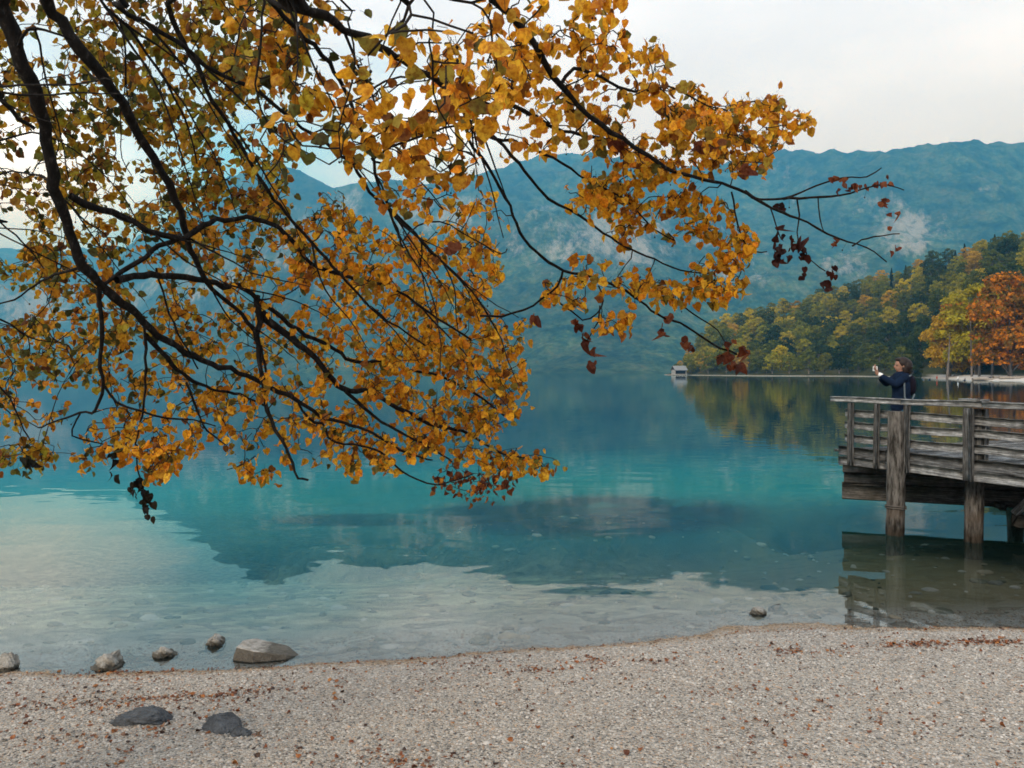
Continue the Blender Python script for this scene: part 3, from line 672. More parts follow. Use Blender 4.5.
def litter():
    rng = np.random.default_rng(12); xs_, ys_ = scatter_pts(13000, 0, 0, 2.9, 8.0, rng, -.06)
    dens = fbm(xs_*1.3, ys_*1.3, 4); k = rng.random(len(xs_)) < np.clip((dens-.35)*3, .32, 1)*(.42+.58*np.clip((-xs_+1.2)/4,0,1)); P = [np.stack([xs_[k], ys_[k]], 1)]
    # wrack lines, given as picture runs along the gravel
    for (a, b, n, w) in [((0,708),(60,704),60,.10),((60,706),(130,700),90,.09),((120,702),(210,698),150,.10),((210,698),(262,690),90,.08),((262,690),(330,688),60,.1),((400,665),(520,668),45,.10),((520,672),(560,670),50,.05),((575,658),(610,664),90,.07),((640,662),(690,660),60,.06),((740,655),(852,648),300,.08),((884,646),(944,644),220,.075),((962,642),(1024,642),260,.08),((0,745),(110,740),60,.12),((60,672),(175,672),90,.03),((850,715),(980,735),60,.15),((370,760),(420,764),60,.06)]:
        A = ray_ground(*a); B_ = ray_ground(*b); t_ = rng.random(n)[:,None]; q = np.array(A[:2])*(1-t_)+np.array(B_[:2])*t_+rng.normal(size=(n,2))*w*np.array([1,.75])*(.6+1.9*rng.random((n,1))**2); q = q[fbm(q[:,0]*4, q[:,1]*4, 3) > .34]
        P.append(q)
    # damp edge: tiny dark scraps
    x = -4.5+rng.random(700)*10; q = np.stack([x, np.interp(x, SX, SY)-.03-.10*rng.random(700)**1.5], 1); P.append(q)
    P = np.concatenate(P); n = len(P); z = ground_z(P[:,0], P[:,1])+.006; P3 = np.column_stack([P, z])
    th = rng.random(n)*2*PI; T = np.stack([np.cos(th), np.sin(th), .35*(rng.random(n)-.4)], 1); N = rng.normal(size=(n,3))*.45+np.array([0,0,1])
    pal = np.array([(.20,.075,.03),(.30,.12,.04),(.12,.05,.028),(.40,.19,.06),(.05,.03,.022),(.26,.16,.10)]); C = pal[rng.choice(6, n, p=[.3,.25,.18,.09,.1,.08])]
    S = .010+.024*rng.random(n)**2; S[-700:] *= .55
    o = leaf_mesh('fallen_leaves', P3, T, N, S, C, rng.normal(size=n)*.6, rng.normal(size=n)*.6, M['litter'], None, rng)
    tag(o, 'brown fallen leaves strewn in lines across the gravel beach', 'fallen leaves', kind='stuff')
litter()

def cobbles():
    rng = np.random.default_rng(31); n = 2600; y = 7.0+12*rng.random(n)**1.3; x = (rng.random(n)*2-1)*(y*.72); d = y-np.interp(x, SX, SY); k = (d > .25)&((rng.random(n) < .35)|(fbm(x*.8,y*.8,3) > .52)); x = x[k]; y = y[k]; n = len(x); z = ground_z(x, y)
    bm = bmesh.new(); bmesh.ops.create_icosphere(bm, subdivisions=2, radius=1); B0 = np.array([v.co[:] for v in bm.verts]); tri = np.array([[v.index for v in f.verts] for f in bm.faces]); bm.free(); m = len(B0)
    s = .022+.085*rng.random(n)**3.2; th = rng.random(n)*2*PI; ax = .6+.4*rng.random(n); az = .25+.3*rng.random(n)
    ph = rng.random((n,3))*6; W0 = 1+.16*np.sin(B0[None]@rng.normal(size=(3,1))*2.1+ph[:,None,:1])+.10*np.sin(B0[None]@rng.normal(size=(3,1))*4+ph[:,None,1:2])
    B = B0[None]*W0*np.stack([s, s*ax, s*az],1)[:,None,:]; c_, s_ = np.cos(th), np.sin(th)
    X = B[...,0]*c_[:,None]-B[...,1]*s_[:,None]+x[:,None]; Y = B[...,0]*s_[:,None]+B[...,1]*c_[:,None]+y[:,None]; Z = np.minimum(B[...,2]+z[:,None], -.012)
    pal = np.array([(.46,.43,.36),(.30,.28,.22),(.13,.13,.09),(.40,.33,.22),(.08,.09,.06)]); C = pal[rng.choice(5, n, p=[.26,.24,.22,.14,.14])]*(.8+.4*rng.random((n,1)))
    me = mesh_np('lake_stones', np.stack([X,Y,Z],-1).reshape(-1,3), (tri[None]+np.arange(n)[:,None,None]*m).reshape(-1,3), np.repeat(C, m, 0))
    tag(link('lake_stones', me, M['pebble'], smooth=True), 'brown and pale stones lying on the bed of the clear shallows', 'stones', kind='stuff')
cobbles()

# ------------------------------------------------------------------ wooden pier
PA = Vector((5.27,13.05,0)); PU = Vector((.404,-.915,0)).normalized(); PN = Vector((.915,.404,0)).normalized()
def L3(t_, n_=0, z=0): return PA+PU*t_+PN*n_+Vector((0,0,z))
def t_at(px):
    k = (px-512)/F; return (k*13.05-5.27)/(PU.x-k*PU.y)
wr = random.Random(4)
def plank(acc, grain, a, b, up, w, th, tone=None, jit=.004, segs=10):
    """board from a to b; up = direction of its width w; th = thickness"""
    a = Vector(a); b = Vector(b); u = (b-a).normalized(); up = (up-u*up.dot(u)).normalized(); s = u.cross(up)
    tone = wr.random() if tone is None else tone; L = (b-a).length; g0 = wr.random()*20
    prof = [(-.5,-.5),(.5,-.5),(.5,.5),(-.5,.5)]; ch = .12
    ring = []
    for i, (x, y) in enumerate(prof):
        sx_ = 1 if x > 0 else -1; sy_ = 1 if y > 0 else -1; c_ = min(w, th)*ch
        ring += [(x*w-(sx_*c_ if i in (0,2) else 0), y*th-(sy_*c_ if i in (1,3) else 0)), (x*w-(sx_*c_ if i in (1,3) else 0), y*th-(sy_*c_ if i in (0,2) else 0))]
    V = []; Gr = []; ph = wr.random()*9
    for i in range(segs+1):
        f = i/segs; o_ = up*(math.sin(f*5+ph)*jit+wr.gauss(0,jit*.25))+s*math.sin(f*4+ph*2)*jit
        p = a.lerp(b, f)+o_
        for k, (x, y) in enumerate(ring):
            V.append(tuple(p+up*x+s*y)); Gr.append((f*L+g0, (x+y*1.3)+tone, tone))
    n = len(ring); i = np.arange(segs)[:,None]*n; k = np.arange(n)[None]; k2 = (k+1)%n
    q = np.stack([i+k, i+k2, i+n+k2, i+n+k], -1).reshape(-1,4)
    acc.add(np.array(V), q); acc.F.setdefault(n, []).append(np.array([list(range(n))[::-1], [segs*n+j for j in range(n)]])+acc.n-len(V)); grain += Gr
def pobj(name, planks, mat, parent, **kw):
    acc = Acc(); gr = []
    for p in planks: plank(acc, gr, *p[:5], **{**kw, **(p[5] if len(p) > 5 else {})})
    me = acc.mesh(name); a = me.color_attributes.new('grain', 'FLOAT_COLOR', 'POINT'); c = np.ones((len(gr),4), dtype=np.float32); c[:,:3] = gr; a.data.foreach_set('color', c.ravel())
    return link(name, me, mat, parent)
ZU = Vector((0,0,1))
pier = empty('wooden_pier', (0,0,0)); tag(pier, 'weathered grey wooden pier with board railing reaching over the water', 'pier')
T1 = 6.6
# deck boards run across the pier
bds = []; x = .02
while x < T1: bds.append((L3(x,.03,1.12), L3(x+wr.uniform(-.01,.01),4.6+wr.uniform(-.03,.05),1.12), PU, .135, .045)); x += .145
pobj('deck', bds, M['wood'], pier, segs=3)
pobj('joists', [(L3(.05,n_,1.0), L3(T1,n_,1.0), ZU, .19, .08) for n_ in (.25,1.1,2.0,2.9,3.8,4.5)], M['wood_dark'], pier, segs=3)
tj = [t_at(841), t_at(888), t_at(969), t_at(1055), T1]
for i in range(4):
    a, b = tj[i]+.004, tj[i+1]-.004; dz = -.012 if i == 0 else .0
    pobj('kerb_board', [(L3(a,-.035,1.148+dz), L3(b,-.035,1.148+dz), ZU, .15, .05)], M['wood'], pier, tone=.08+.06*i)
    pobj('fascia_board', [(L3(a,-.04,1.0+dz*2), L3(b,-.04,1.0), ZU, .14, .06)], M['wood'], pier, tone=.8 if i else .35)
    for zc, w in ((1.742,.118),(1.558,.112),(1.352,.12)):
        aa = a+.06 if i == 0 else a
        pobj('rail', [(L3(aa,.028,zc+wr.uniform(-.012,.012)), L3(b,.028,zc+wr.uniform(-.012,.012)), ZU, w, .035)], M['wood'], pier, tone=wr.uniform(.6,1), segs=14, jit=.007)
for a, b in ((t_at(834.5), t_at(905)), (t_at(905.3), t_at(986)), (t_at(986.4), T1)):
    pobj('handrail', [(L3(a,-.02,1.962), L3(b,-.02,1.962), ZU, .085, .16)], M['wood'], pier, tone=.85)
for px_, w in ((855,.085),(881,.075),(911,.08),(973,.13),(1060,.12)):
    t_ = t_at(px_); zt = 1.915; pobj('post', [(L3(t_,-.10,.93), L3(t_+.012,-.10,zt), PU, w, .07)], M['wood'], pier, tone=.12, jit=.003)
t_ = t_at(975); pobj('post', [(L3(t_+.02,.10,1.14), L3(t_+.02,.10,1.9), PU, .17, .08)], M['wood'], pier, tone=.2)
pobj('cap_block', [(L3(t_at(964),-.02,2.02), L3(t_at(986),-.02,2.022), ZU, .03, .2)], M['wood'], pier, tone=.8)
# cap beam under the deck: two stacked timbers seen end-on at the left
bl = Vector((5.54,13.4,0)); br = Vector((8.0,12.5,0)); ub = (br-bl).normalized()
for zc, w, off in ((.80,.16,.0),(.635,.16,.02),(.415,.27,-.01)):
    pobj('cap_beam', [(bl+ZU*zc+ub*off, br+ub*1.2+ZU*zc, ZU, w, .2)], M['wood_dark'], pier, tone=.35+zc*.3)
for px_ in (1000,):
    c_ = at(px_, 500, 12.3); pobj('joist_end', [(Vector((c_.x,c_.y-.1,.33)), Vector((c_.x+.1,c_.y+.25,.33)), ZU, .10, .10)], M['wood_dark'], pier, segs=2)
sb = at(1017, 520, 11.4)
pobj('brace', [(Vector((sb.x-.05,sb.y,.38)), Vector((sb.x+.75,sb.y-.1,1.15)), PN, .07, .10)], M['wood'], pier, tone=.9)
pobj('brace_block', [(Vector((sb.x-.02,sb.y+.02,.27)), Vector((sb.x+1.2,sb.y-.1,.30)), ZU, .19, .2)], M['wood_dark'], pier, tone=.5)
def pile(px_, Y, zt, r, lean=0, seed=0):
    X = (px_-512)/F*Y; acc = Acc(); rng = random.Random(seed); n = 26; sd_ = 20; z0 = -1.2
    pts = [Vector((X+lean*(i/n-.45), Y, z0+(zt-z0)*i/n)) for i in range(n+1)]
    V, q = limb_tube(pts, [r*(1.06-.1*i/n) for i in range(n+1)], sd_)
    nz = fbm(V[:,2]*3+seed, np.arctan2(V[:,1]-Y, V[:,0]-X)*1.2+9, 4)-.5
    V[:,:2] += (V[:,:2]-np.array([X,Y]))*nz[:,None]*.28
    acc.add(V, q); acc.F.setdefault(sd_, []).append(np.array([[n*sd_+k for k in range(sd_)]]))
    o = link('pile', acc.mesh('pile'), M['pile'], pier, smooth=True); m_ = o.modifiers.new('edge', 'EDGE_SPLIT'); m_.split_angle = math.radians(50); return o
pile(895.7, 11.80, 1.82, .128, .03, 3); pile(973.5, 11.33, .96, .125, .02, 8)
pile(1052, 10.4, .96, .13, 0, 12); pile(1015, 14.2, .96, .13, 0, 15); pile(1130, 9.2, .96, .13, 0, 19)
acc = Acc(); 
for z_ in (.40,.43): 
    pc = at(895.7, 500, 11.8); acc.tube([Vector((pc.x+math.cos(k/12*2*PI)*.145, pc.y+math.sin(k/12*2*PI)*.145, z_+.008*math.sin(k))) for k in range(13)], [.008]*13, 5)
link('wire_band', acc.mesh('wire_band'), M['far_bark'], pier)

# ------------------------------------------------------------------ people
def figure(name, tubes, balls, mat, parent=None, voxel=.008, smooth=3):
    """one continuous surface: tapered limbs + rounded masses fused by a voxel remesh"""
    acc = Acc()
    for pts, rad in tubes:
        pts = [Vector(p) for p in pts]; P = []; R = []
        for i in range(len(pts)-1):
            for k in range(5):
                f = k/5; P.append(pts[i].lerp(pts[i+1], f)); R.append(rad[i]*(1-f)+rad[i+1]*f)
        P.append(pts[-1]); R.append(rad[-1])
        d0 = (P[0]-P[1]).normalized(); d1 = (P[-1]-P[-2]).normalized()
        P = [P[0]+d0*R[0]*.9, P[0]+d0*R[0]*.6]+P+[P[-1]+d1*R[-1]*.6, P[-1]+d1*R[-1]*.9]; R = [R[0]*.3, R[0]*.75]+R+[R[-1]*.75, R[-1]*.3]
        V, q = limb_tube(P, R, 12); acc.add(V, q); n = len(P)
        acc.F.setdefault(12, []).append(np.array([list(range(12))[::-1], [(n-1)*12+j for j in range(12)]])+acc.n-len(V))
    for c, r in balls:
        bm = bmesh.new(); bmesh.ops.create_icosphere(bm, subdivisions=3, radius=1); V = np.array([v.co[:] for v in bm.verts])*np.array(r)+np.array(c)
        fs = np.array([[v.index for v in f.verts] for f in bm.faces]); bm.free(); acc.add(V, fs)
    o = link(name, acc.mesh(name), mat, parent, smooth=True)
    r = o.modifiers.new('fuse', 'REMESH'); r.mode = 'VOXEL'; r.voxel_size = voxel; r.use_smooth_shade = True
    if smooth: s = o.modifiers.new('smooth', 'SMOOTH'); s.iterations = smooth; s.factor = .5
    return o
# woman on the pier, facing left (-x), phone held up in both hands; her frame: x forward = left in picture
person = empty('person', (6.27,12.9,1.145)); tag(person, 'woman in navy jacket with dark bushy hair, standing on the pier photographing with raised arms', 'person')
ZS = .98
def W(x, y, z): return (x, y, z*ZS)
hz_ = 1.385
body_t = [([W(0,-.075,.04),W(.01,-.075,.42),W(.0,-.065,.78)], [.035,.048,.07]), ([W(.02,.085,.04),W(.01,.08,.42),W(.0,.065,.78)], [.035,.048,.07]),
 ([W(.05,-.075,.03),W(-.1,-.08,.025)], [.038,.028]), ([W(.06,.085,.03),W(-.09,.09,.025)], [.038,.028]),
 ([W(0,0,.80),W(.01,0,1.0),W(.0,0,1.18)], [.115,.10,.115]), ([W(0,0,1.20),W(-.015,0,1.32)], [.05,.046]),
 ([W(.0,-.14,1.19),W(-.15,-.15,1.08),W(-.33,-.08,1.20),W(-.39,-.06,1.25)], [.045,.038,.028,.022]),
 ([W(.0,.14,1.19),W(-.17,.13,1.10),W(-.32,.06,1.22),W(-.37,.05,1.27)], [.045,.038,.028,.022])]
hands = []
for s, c in ((-1,(-.415,-.06,1.275)),(1,(-.375,.055,1.30))):
    hands.append(([W(c[0]+.01,c[1],c[2]-.03),W(c[0]-.005,c[1],c[2]+.02)], [.026,.028]))
    for j, ln in enumerate((.05,.058,.055,.042)):
        y = c[1]+s*.0+(-.024+.016*j); hands.append(([W(c[0]-.015,y,c[2]+.035),W(c[0]-.035,y,c[2]+.04+ln*.55),W(c[0]-.022,y-s*.012,c[2]+.045+ln)], [.009,.008,.0065]))
    hands.append(([W(c[0]+.01,c[1]-s*.022,c[2]-.005),W(c[0]+.006,c[1]-s*.045,c[2]+.03),W(c[0]-.005,c[1]-s*.045,c[2]+.055)], [.011,.0095,.008]))
head_b = [(W(.0,0,hz_+.02),(.088,.072,.10)), (W(-.025,0,hz_-.035),(.062,.056,.062)), (W(-.035,0,hz_-.075),(.040,.040,.028)),
 (W(-.098,0,hz_-.018),(.018,.012,.024)), (W(-.083,0,hz_-.058),(.012,.022,.009)), (W(.01,-.076,hz_-.005),(.016,.010,.03)), (W(.01,.076,hz_-.005),(.016,.010,.03)), (W(-.075,0,hz_+.02),(.015,.05,.012))]
figure('body', body_t+hands, head_b, M['skin'], person, .0065, 2)
figure('eyes', [], [(W(-.078,s*.03,hz_+.003),(.010,.012,.008)) for s in (-1,1)], M['black'], person, .003, 0)
figure('hair', [([W(.075,0,hz_+.02),W(.12,0,hz_-.08),W(.11,0,hz_-.16)], [.07,.06,.035])], [(W(.035,0,hz_+.045),(.105,.10,.10)), (W(.085,0,hz_+.0),(.095,.115,.115)), (W(-.035,0,hz_+.10),(.055,.065,.03)), (W(.045,-.065,hz_-.05),(.05,.028,.08)), (W(.045,.065,hz_-.05),(.05,.028,.08))], M['hair'], person, .01, 2)
figure('jacket', [([W(0,-.14,1.19),W(-.155,-.155,1.075),W(-.31,-.09,1.185),W(-.36,-.07,1.225)], [.068,.06,.047,.040]), ([W(0,.14,1.19),W(-.175,.14,1.095),W(-.27,.09,1.165)], [.068,.058,.050]), ([W(0,0,.68),W(.01,0,.95),W(.0,0,1.16)], [.155,.14,.15]), ([W(0,-.10,1.18),W(0,.10,1.18)], [.085,.085])], [(W(.05,0,1.2),(.09,.12,.08)), (W(0,0,.74),(.15,.18,.1)), (W(0.01,0,1.0),(.13,.17,.25))], M['navy'], person, .012, 3)
figure('trousers', [([W(0,-.075,.08),W(.01,-.075,.42),W(.0,-.07,.80)], [.058,.068,.092]), ([W(.02,.085,.08),W(.01,.08,.42),W(.0,.07,.80)], [.058,.068,.092])], [(W(0,0,.8),(.12,.15,.09))], M['jeans'], person, .012, 3)
figure('shoe', [([W(.055,-.075,.04),W(-.12,-.08,.035)], [.05,.036])], [], M['black'], person, .01, 1)
figure('shoe', [([W(.065,.085,.04),W(-.11,.09,.035)], [.05,.036])], [], M['black'], person, .01, 1)
o = figure('cuff', [([W(-.345,-.075,1.215),W(-.375,-.065,1.24)], [.041,.036])], [], M['white'], person, .006, 1)
bp = figure('backpack', [], [((.0,0,0),(.085,.14,.18)), ((.03,0,-.06),(.06,.11,.10))], M['purple'], None, .012, 3); bp.location = (6.27+.14,12.9,1.145+1.045)
tag(bp, 'dark plum backpack worn by the woman on the pier', 'backpack')
figure('strap', [([W(-.05,-.15,.16),(-.17,-.17,.10),(-.17,-.19,-.2),(-.08,-.19,-.30),(.02,-.12,-.15)], [.014]*5)], [], M['strap'], bp, .008, 1)
bm = bmesh.new(); box(bm, (-.006,-.075,-.038), (.006,.075,.038)); ph = bobj('phone', bm, M['white'], None, .004); ph.location = (6.27-.415,12.9,1.145+1.335*ZS); tag(ph, 'pale phone held up by the woman on the pier', 'phone')
bm = bmesh.new(); box(bm, (.0065,-.068,-.033), (.0075,.068,.033)); bobj('screen', bm, M['black'], ph)

def small_person(px_, D, pose, top, legs, label, rz=0):
    z = float(hill_z(np.array(float(px_)), np.array(float(D)))); z = max(z, -.35)
    e = empty('person', ((px_-512)/F*D, D, z), rz); tag(e, label, 'person', 'people on the far beach')
    if pose == 'stand':
        hip = .88; sh = 1.42; T_ = [([(0,-.1,.05),(0,-.09,.45),(0,-.08,hip)],[.05,.06,.085]), ([(0.05,.1,.05),(0,.09,.45),(0,.08,hip)],[.05,.06,.085]), ([(0,0,.9),(0,0,1.35)],[.13,.14]), ([(0,0,1.4),(0,0,1.55)],[.055,.05]), ([(0,-.19,sh),(-.05,-.25,1.12),(-.12,-.2,.86)],[.055,.045,.035]), ([(0,.19,sh),(-.05,.25,1.12),(-.12,.2,.86)],[.055,.045,.035])]
        hd = (0,0,1.65); up = [([(0,0,.86),(0,0,1.36)],[.165,.17]), ([(0,-.19,sh),(-.05,-.25,1.12),(-.1,-.21,.95)],[.075,.06,.055]), ([(0,.19,sh),(-.05,.25,1.12),(-.1,.21,.95)],[.075,.06,.055]), ([(0,-.14,1.4),(0,.14,1.4)],[.085,.085])]
        lo = T_[:2]
    else:
        T_ = [([(-.75,-.12,.06),(-.42,-.12,.48),(0,-.09,.14)],[.05,.06,.09]), ([(-.8,.12,.06),(-.45,.12,.45),(0,.09,.14)],[.05,.06,.09]), ([(0,0,.15),(-.02,0,.6)],[.14,.15]), ([(0,0,.62),(-.02,0,.78)],[.055,.05]), ([(0,-.19,.62),(-.2,-.24,.4),(-.42,-.15,.46)],[.055,.045,.035]), ([(0,.19,.62),(-.2,.24,.4),(-.42,.15,.46)],[.055,.045,.035])]
        hd = (-.02,0,.88); up = [([(0,0,.12),(-.02,0,.6)],[.17,.175]), ([(0,-.19,.62),(-.2,-.24,.4),(-.38,-.16,.45)],[.075,.06,.055]), ([(0,.19,.62),(-.2,.24,.4),(-.38,.16,.45)],[.075,.06,.055]), ([(0,-.14,.62),(0,.14,.62)],[.085,.085])]
        lo = T_[:2]
    lo2 = [(p, [r*1.3 for r in rr]) for p, rr in lo]
    figure('body', T_, [(hd,(.10,.085,.125))], M['skin'], e, .03, 1); figure('top', up, [], top, e, .03, 1); figure('trousers', lo2, [], legs, e, .03, 1)
    figure('hair', [], [((hd[0]+.02,0,hd[2]+.04),(.11,.10,.11))], M['hair'], e, .03, 1)
small_person(958,219,'stand',M['white'],M['grey'],'standing person in white at the edge of the far beach')
small_person(937,231,'stand',M['red'],M['skin'],'person in red top standing left of the one in white')
small_person(930,240,'sit',M['navy'],M['jeans'],'person in dark clothes sitting left of the red top')
small_person(924,246,'sit',M['grey'],M['jeans'],'leftmost person, in grey top, sitting by the water')
small_person(991,236,'sit',M['grey'],M['navy'],'person in grey sitting among the driftwood under the orange trees')
small_person(965,228,'sit',M['navy'],M['grey'],'person sitting just right of the one in white')
# ------------------------------------------------------------------ the overhanging linden
# limbs: picture course + real distance; radius in metres at both ends
tree = empty('linden_tree', (-3.55,2.5,float(ground_z(-3.55,2.5)))); tag(tree, 'dark-limbed tree with golden autumn leaves overhanging the beach from the left', 'tree')
tb = Vector(tree.location)
_link = link
def link(name, me, mat=None, parent=None, smooth=False):
    o = _link(name, me, mat, parent, smooth)
    if parent is tree: o.location = -tb
    return o

def smooth_path(pts, step=.05):
    pts = [Vector(p) for p in pts]; out = []
    n = len(pts)
    for i in range(n-1):
        p0 = pts[max(i-1,0)]; p1 = pts[i]; p2 = pts[i+1]; p3 = pts[min(i+2,n-1)]
        m = max(2, int((p2-p1).length/step))
        for k in range(m):
            t_ = k/m; out.append(.5*((2*p1)+(p2-p0)*t_+(2*p0-5*p1+4*p2-p3)*t_*t_+(3*p1-p0-3*p2+p3)*t_**3))
    out.append(pts[-1]); return out
SK = []      # skeleton nodes: position, radius
nodesP = []; nodesR = []; nodesD = []
tr_ = random.Random(11)
def add_nodes(P, R):
    for i, (p, r) in enumerate(zip(P, R)):
        nodesP.append(tuple(p)); nodesR.append(r)
        d = P[min(i+1,len(P)-1)]-P[max(i-1,0)]; nodesD.append(tuple(d.normalized()))
def limb(name, pts, w0, w1, pre=()):
    """pts: (px,py,Y); w0,w1: picture width in px at both ends -> true radius through the distance"""
    P = [Vector(p) for p in pre]+[at(*p) for p in pts]; S = smooth_path(P)
    n = len(S); cum = [0]
    for a, b in zip(S, S[1:]): cum.append(cum[-1]+(b-a).length)
    r0 = w0/2/F*pts[0][2]; r1 = w1/2/F*pts[-1][2]; R = []
    npre = 0
    if pre:
        L0 = min(range(n), key=lambda i: (S[i]-at(*pts[0])).length); npre = cum[L0]
    for c in cum:
        f = max(0,(c-npre))/(cum[-1]-npre+1e-6); r = r0*(1-f)+r1*f
        if c < npre: r = r0*(1+.8*(npre-c)/max(npre,.1)*.5)
        R.append(r)
    kn = [Vector((0,0,0)) if i in (0,) else Vector((tr_.gauss(0,1),tr_.gauss(0,1),tr_.gauss(0,1))) for i in range(n//5+3)]
    S2 = [p+kn[i//5].lerp(kn[i//5+1], (i%5)/5)*min(.011, .004+R[i]*.35)+Vector((tr_.gauss(0,1),tr_.gauss(0,1),tr_.gauss(0,1)))*min(.005, R[i]*.4) for i, p in enumerate(S)]
    acc = Acc(); acc.tube(S2, [r*(1+.12*tr_.uniform(-1,1)) for r in R], 10 if r0 > .01 else 6)
    link(name, acc.mesh(name), M['bark'], tree, smooth=True)
    add_nodes(S2, R); return S2
# trunk, out of frame to the left
trunk_pts = [tb-Vector((0,0,.4)), tb+Vector((0,0,.05)), tb+Vector((.06,.02,1.2)), tb+Vector((.02,.1,2.6)), tb+Vector((.12,.12,4.0)), tb+Vector((.05,.2,5.6)), tb+Vector((.2,.2,7.4))]
S = smooth_path(trunk_pts, .12); nS = len(S); acc = Acc(); V, q = limb_tube(S, [.27*(1-.72*i/nS)+(.12*math.exp(-i/2.5)) for i in range(nS)], 18)
nz = fbm(V[:,2]*2.5, np.arctan2(V[:,1]-tb.y, V[:,0]-tb.x)*2+5, 4)-.5; V[:,:2] += (V[:,:2]-np.array([tb.x,tb.y]))*nz[:,None]*.12; acc.add(V, q)
link('trunk', acc.mesh('trunk'), M['bark'], tree, smooth=True)
add_nodes(S[nS//2:], [.03]*(nS-nS//2))
def tk(h): return tb+Vector((.08,.1,h))
limb('branch', [(-14,-60,2.9),(1,0,3.0),(10,33,3.05),(23,67,3.1),(37,107,3.2),(50,143,3.3),(58,187,3.4),(70,217,3.5),(80,256,3.6),(97,283,3.7),(117,303,3.85),(140,323,4.0),(160,336,4.1),(187,353,4.25),(213,364,4.4),(256,378,4.6),(276,391,4.7),(299,403,4.8),(319,416,4.9),(343,423,5.0),(372,434,5.1),(405,452,5.2),(432,462,5.3)], 17, 1.6, [tk(3.6), tk(3.9)+Vector((.5,.25,.15))])
limb('branch', [(20,-60,3.1),(43,0,3.2),(60,20,3.25),(80,50,3.3),(103,77,3.4),(117,103,3.5),(133,133,3.6),(150,160,3.7),(167,187,3.8),(180,213,3.9),(187,236,4.0),(196,262,4.1),(214,292,4.3),(240,316,4.5),(256,339,4.6),(266,372,4.7)], 14, 2.6, [tk(4.1), tk(4.5)+Vector((.5,.3,.1))])
limb('branch', [(70,197,3.5),(100,207,3.6),(133,220,3.75),(160,233,3.85),(184,238,3.95),(200,227,4.0),(227,220,4.1),(256,219,4.2),(285,232,4.3),(310,262,4.4),(350,276,4.5),(395,288,4.6),(430,312,4.7),(470,338,4.8)], 8, 2)
limb('branch', [(182,236,3.95),(160,246,3.9),(147,256,3.85),(125,270,3.8),(104,286,3.75)], 6, 4)
limb('branch', [(117,280,3.75),(143,273,3.9),(177,276,4.1),(213,284,4.3),(243,288,4.5),(256,298,4.6),(276,311,4.7),(299,328,4.8),(323,341,4.9),(343,353,5.0),(359,363,5.1),(389,363,5.3),(409,371,5.4),(440,376,5.5),(475,392,5.6),(505,415,5.7)], 8, 1.8)
limb('branch', [(259,300,4.6),(264,318,4.65),(283,333,4.7),(299,346,4.75),(316,359,4.8),(333,379,4.9),(343,389,4.95),(369,391,5.1),(389,403,5.2),(413,416,5.3),(436,426,5.4),(463,431,5.5),(486,443,5.6),(503,453,5.7),(530,458,5.8)], 8, 1.6)
limb('branch', [(256,295,4.6),(259,323,4.6),(259,356,4.6),(264,389,4.6),(269,419,4.6),(281,439,4.6),(293,463,4.65),(299,476,4.65),(308,479,4.7)], 6, 2.2)
limb('branch', [(343,389,4.95),(356,403,5.0),(376,419,5.1),(402,432,5.2),(429,446,5.3),(452,462,5.4)], 4, 1.5)
limb('branch', [(299,403,4.8),(309,419,4.85),(323,423,4.9),(329,438,4.9),(343,443,4.95),(366,446,5.0),(386,456,5.1),(396,468,5.1),(416,479,5.2),(436,484,5.2),(456,479,5.3),(473,473,5.3)], 3, 1.2)
limb('branch', [(260,-50,2.4),(276,-8,2.5),(293,3,2.6),(323,17,2.7),(346,30,2.8),(369,37,2.9),(389,50,3.0),(406,63,3.1),(429,75,3.2),(443,83,3.3),(463,97,3.4),(489,103,3.55),(512,107,3.7),(532,117,3.8),(555,128,3.9),(579,133,4.0),(612,142,4.2)], 11, 3, [tk(4.6), tk(5.3)+Vector((.9,-.1,0))])
limb('branch', [(240,-50,2.5),(273,0,2.6),(289,20,2.7),(309,40,2.75),(326,55,2.8),(336,73,2.9),(346,90,2.95),(356,113,3.0),(366,140,3.1),(374,163,3.2),(379,187,3.3),(394,220,3.5),(404,246,3.7)], 7, 1.8, [tk(4.7), tk(5.3)+Vector((.8,.0,.1))])
limb('branch', [(80,-50,2.7),(113,0,2.8),(143,20,2.9),(177,40,3.0),(207,63,3.1),(233,80,3.2),(256,88,3.3),(283,110,3.4),(303,127,3.5),(319,137,3.55),(340,155,3.6),(353,163,3.7),(369,190,3.8),(389,207,3.9),(406,223,4.0),(423,243,4.1),(443,263,4.3),(459,276,4.4),(480,300,4.5),(497,330,4.6)], 6, 1.7, [tk(4.3), tk(4.9)+Vector((.5,.0,.1))])
limb('branch', [(140,-50,2.9),(168,0,3.0),(177,27,3.1),(190,50,3.15),(200,73,3.2),(213,100,3.3),(227,123,3.4),(240,147,3.5),(256,173,3.6),(273,200,3.7),(296,227,3.9),(319,253,4.0),(340,275,4.1),(365,300,4.3),(392,325,4.5),(425,345,4.7)], 6, 1.8, [tk(4.4), tk(5.0)+Vector((.6,.1,.1))])
limb('branch', [(85,-40,3.0),(97,0,3.1),(117,20,3.2),(137,40,3.3),(158,66,3.4),(176,96,3.5),(190,130,3.6),(197,165,3.7)], 5, 1.5, [tk(4.3)])
limb('branch', [(455,-60,2.9),(496,0,3.0),(512,13,3.05),(529,33,3.1),(545,63,3.2),(562,87,3.3),(579,107,3.4),(599,125,3.5),(619,140,3.6),(639,153,3.7),(659,163,3.8),(685,175,3.9),(712,182,4.0),(739,190,4.1),(760,197,4.2),(783,198,4.3),(800,193,4.35),(823,183,4.4),(843,178,4.45),(867,177,4.5),(882,168,4.55)], 8, 1.2, [tk(5.6), tk(6.0)+Vector((1.4,.0,0)), Vector((-.6,2.8,4.75))])
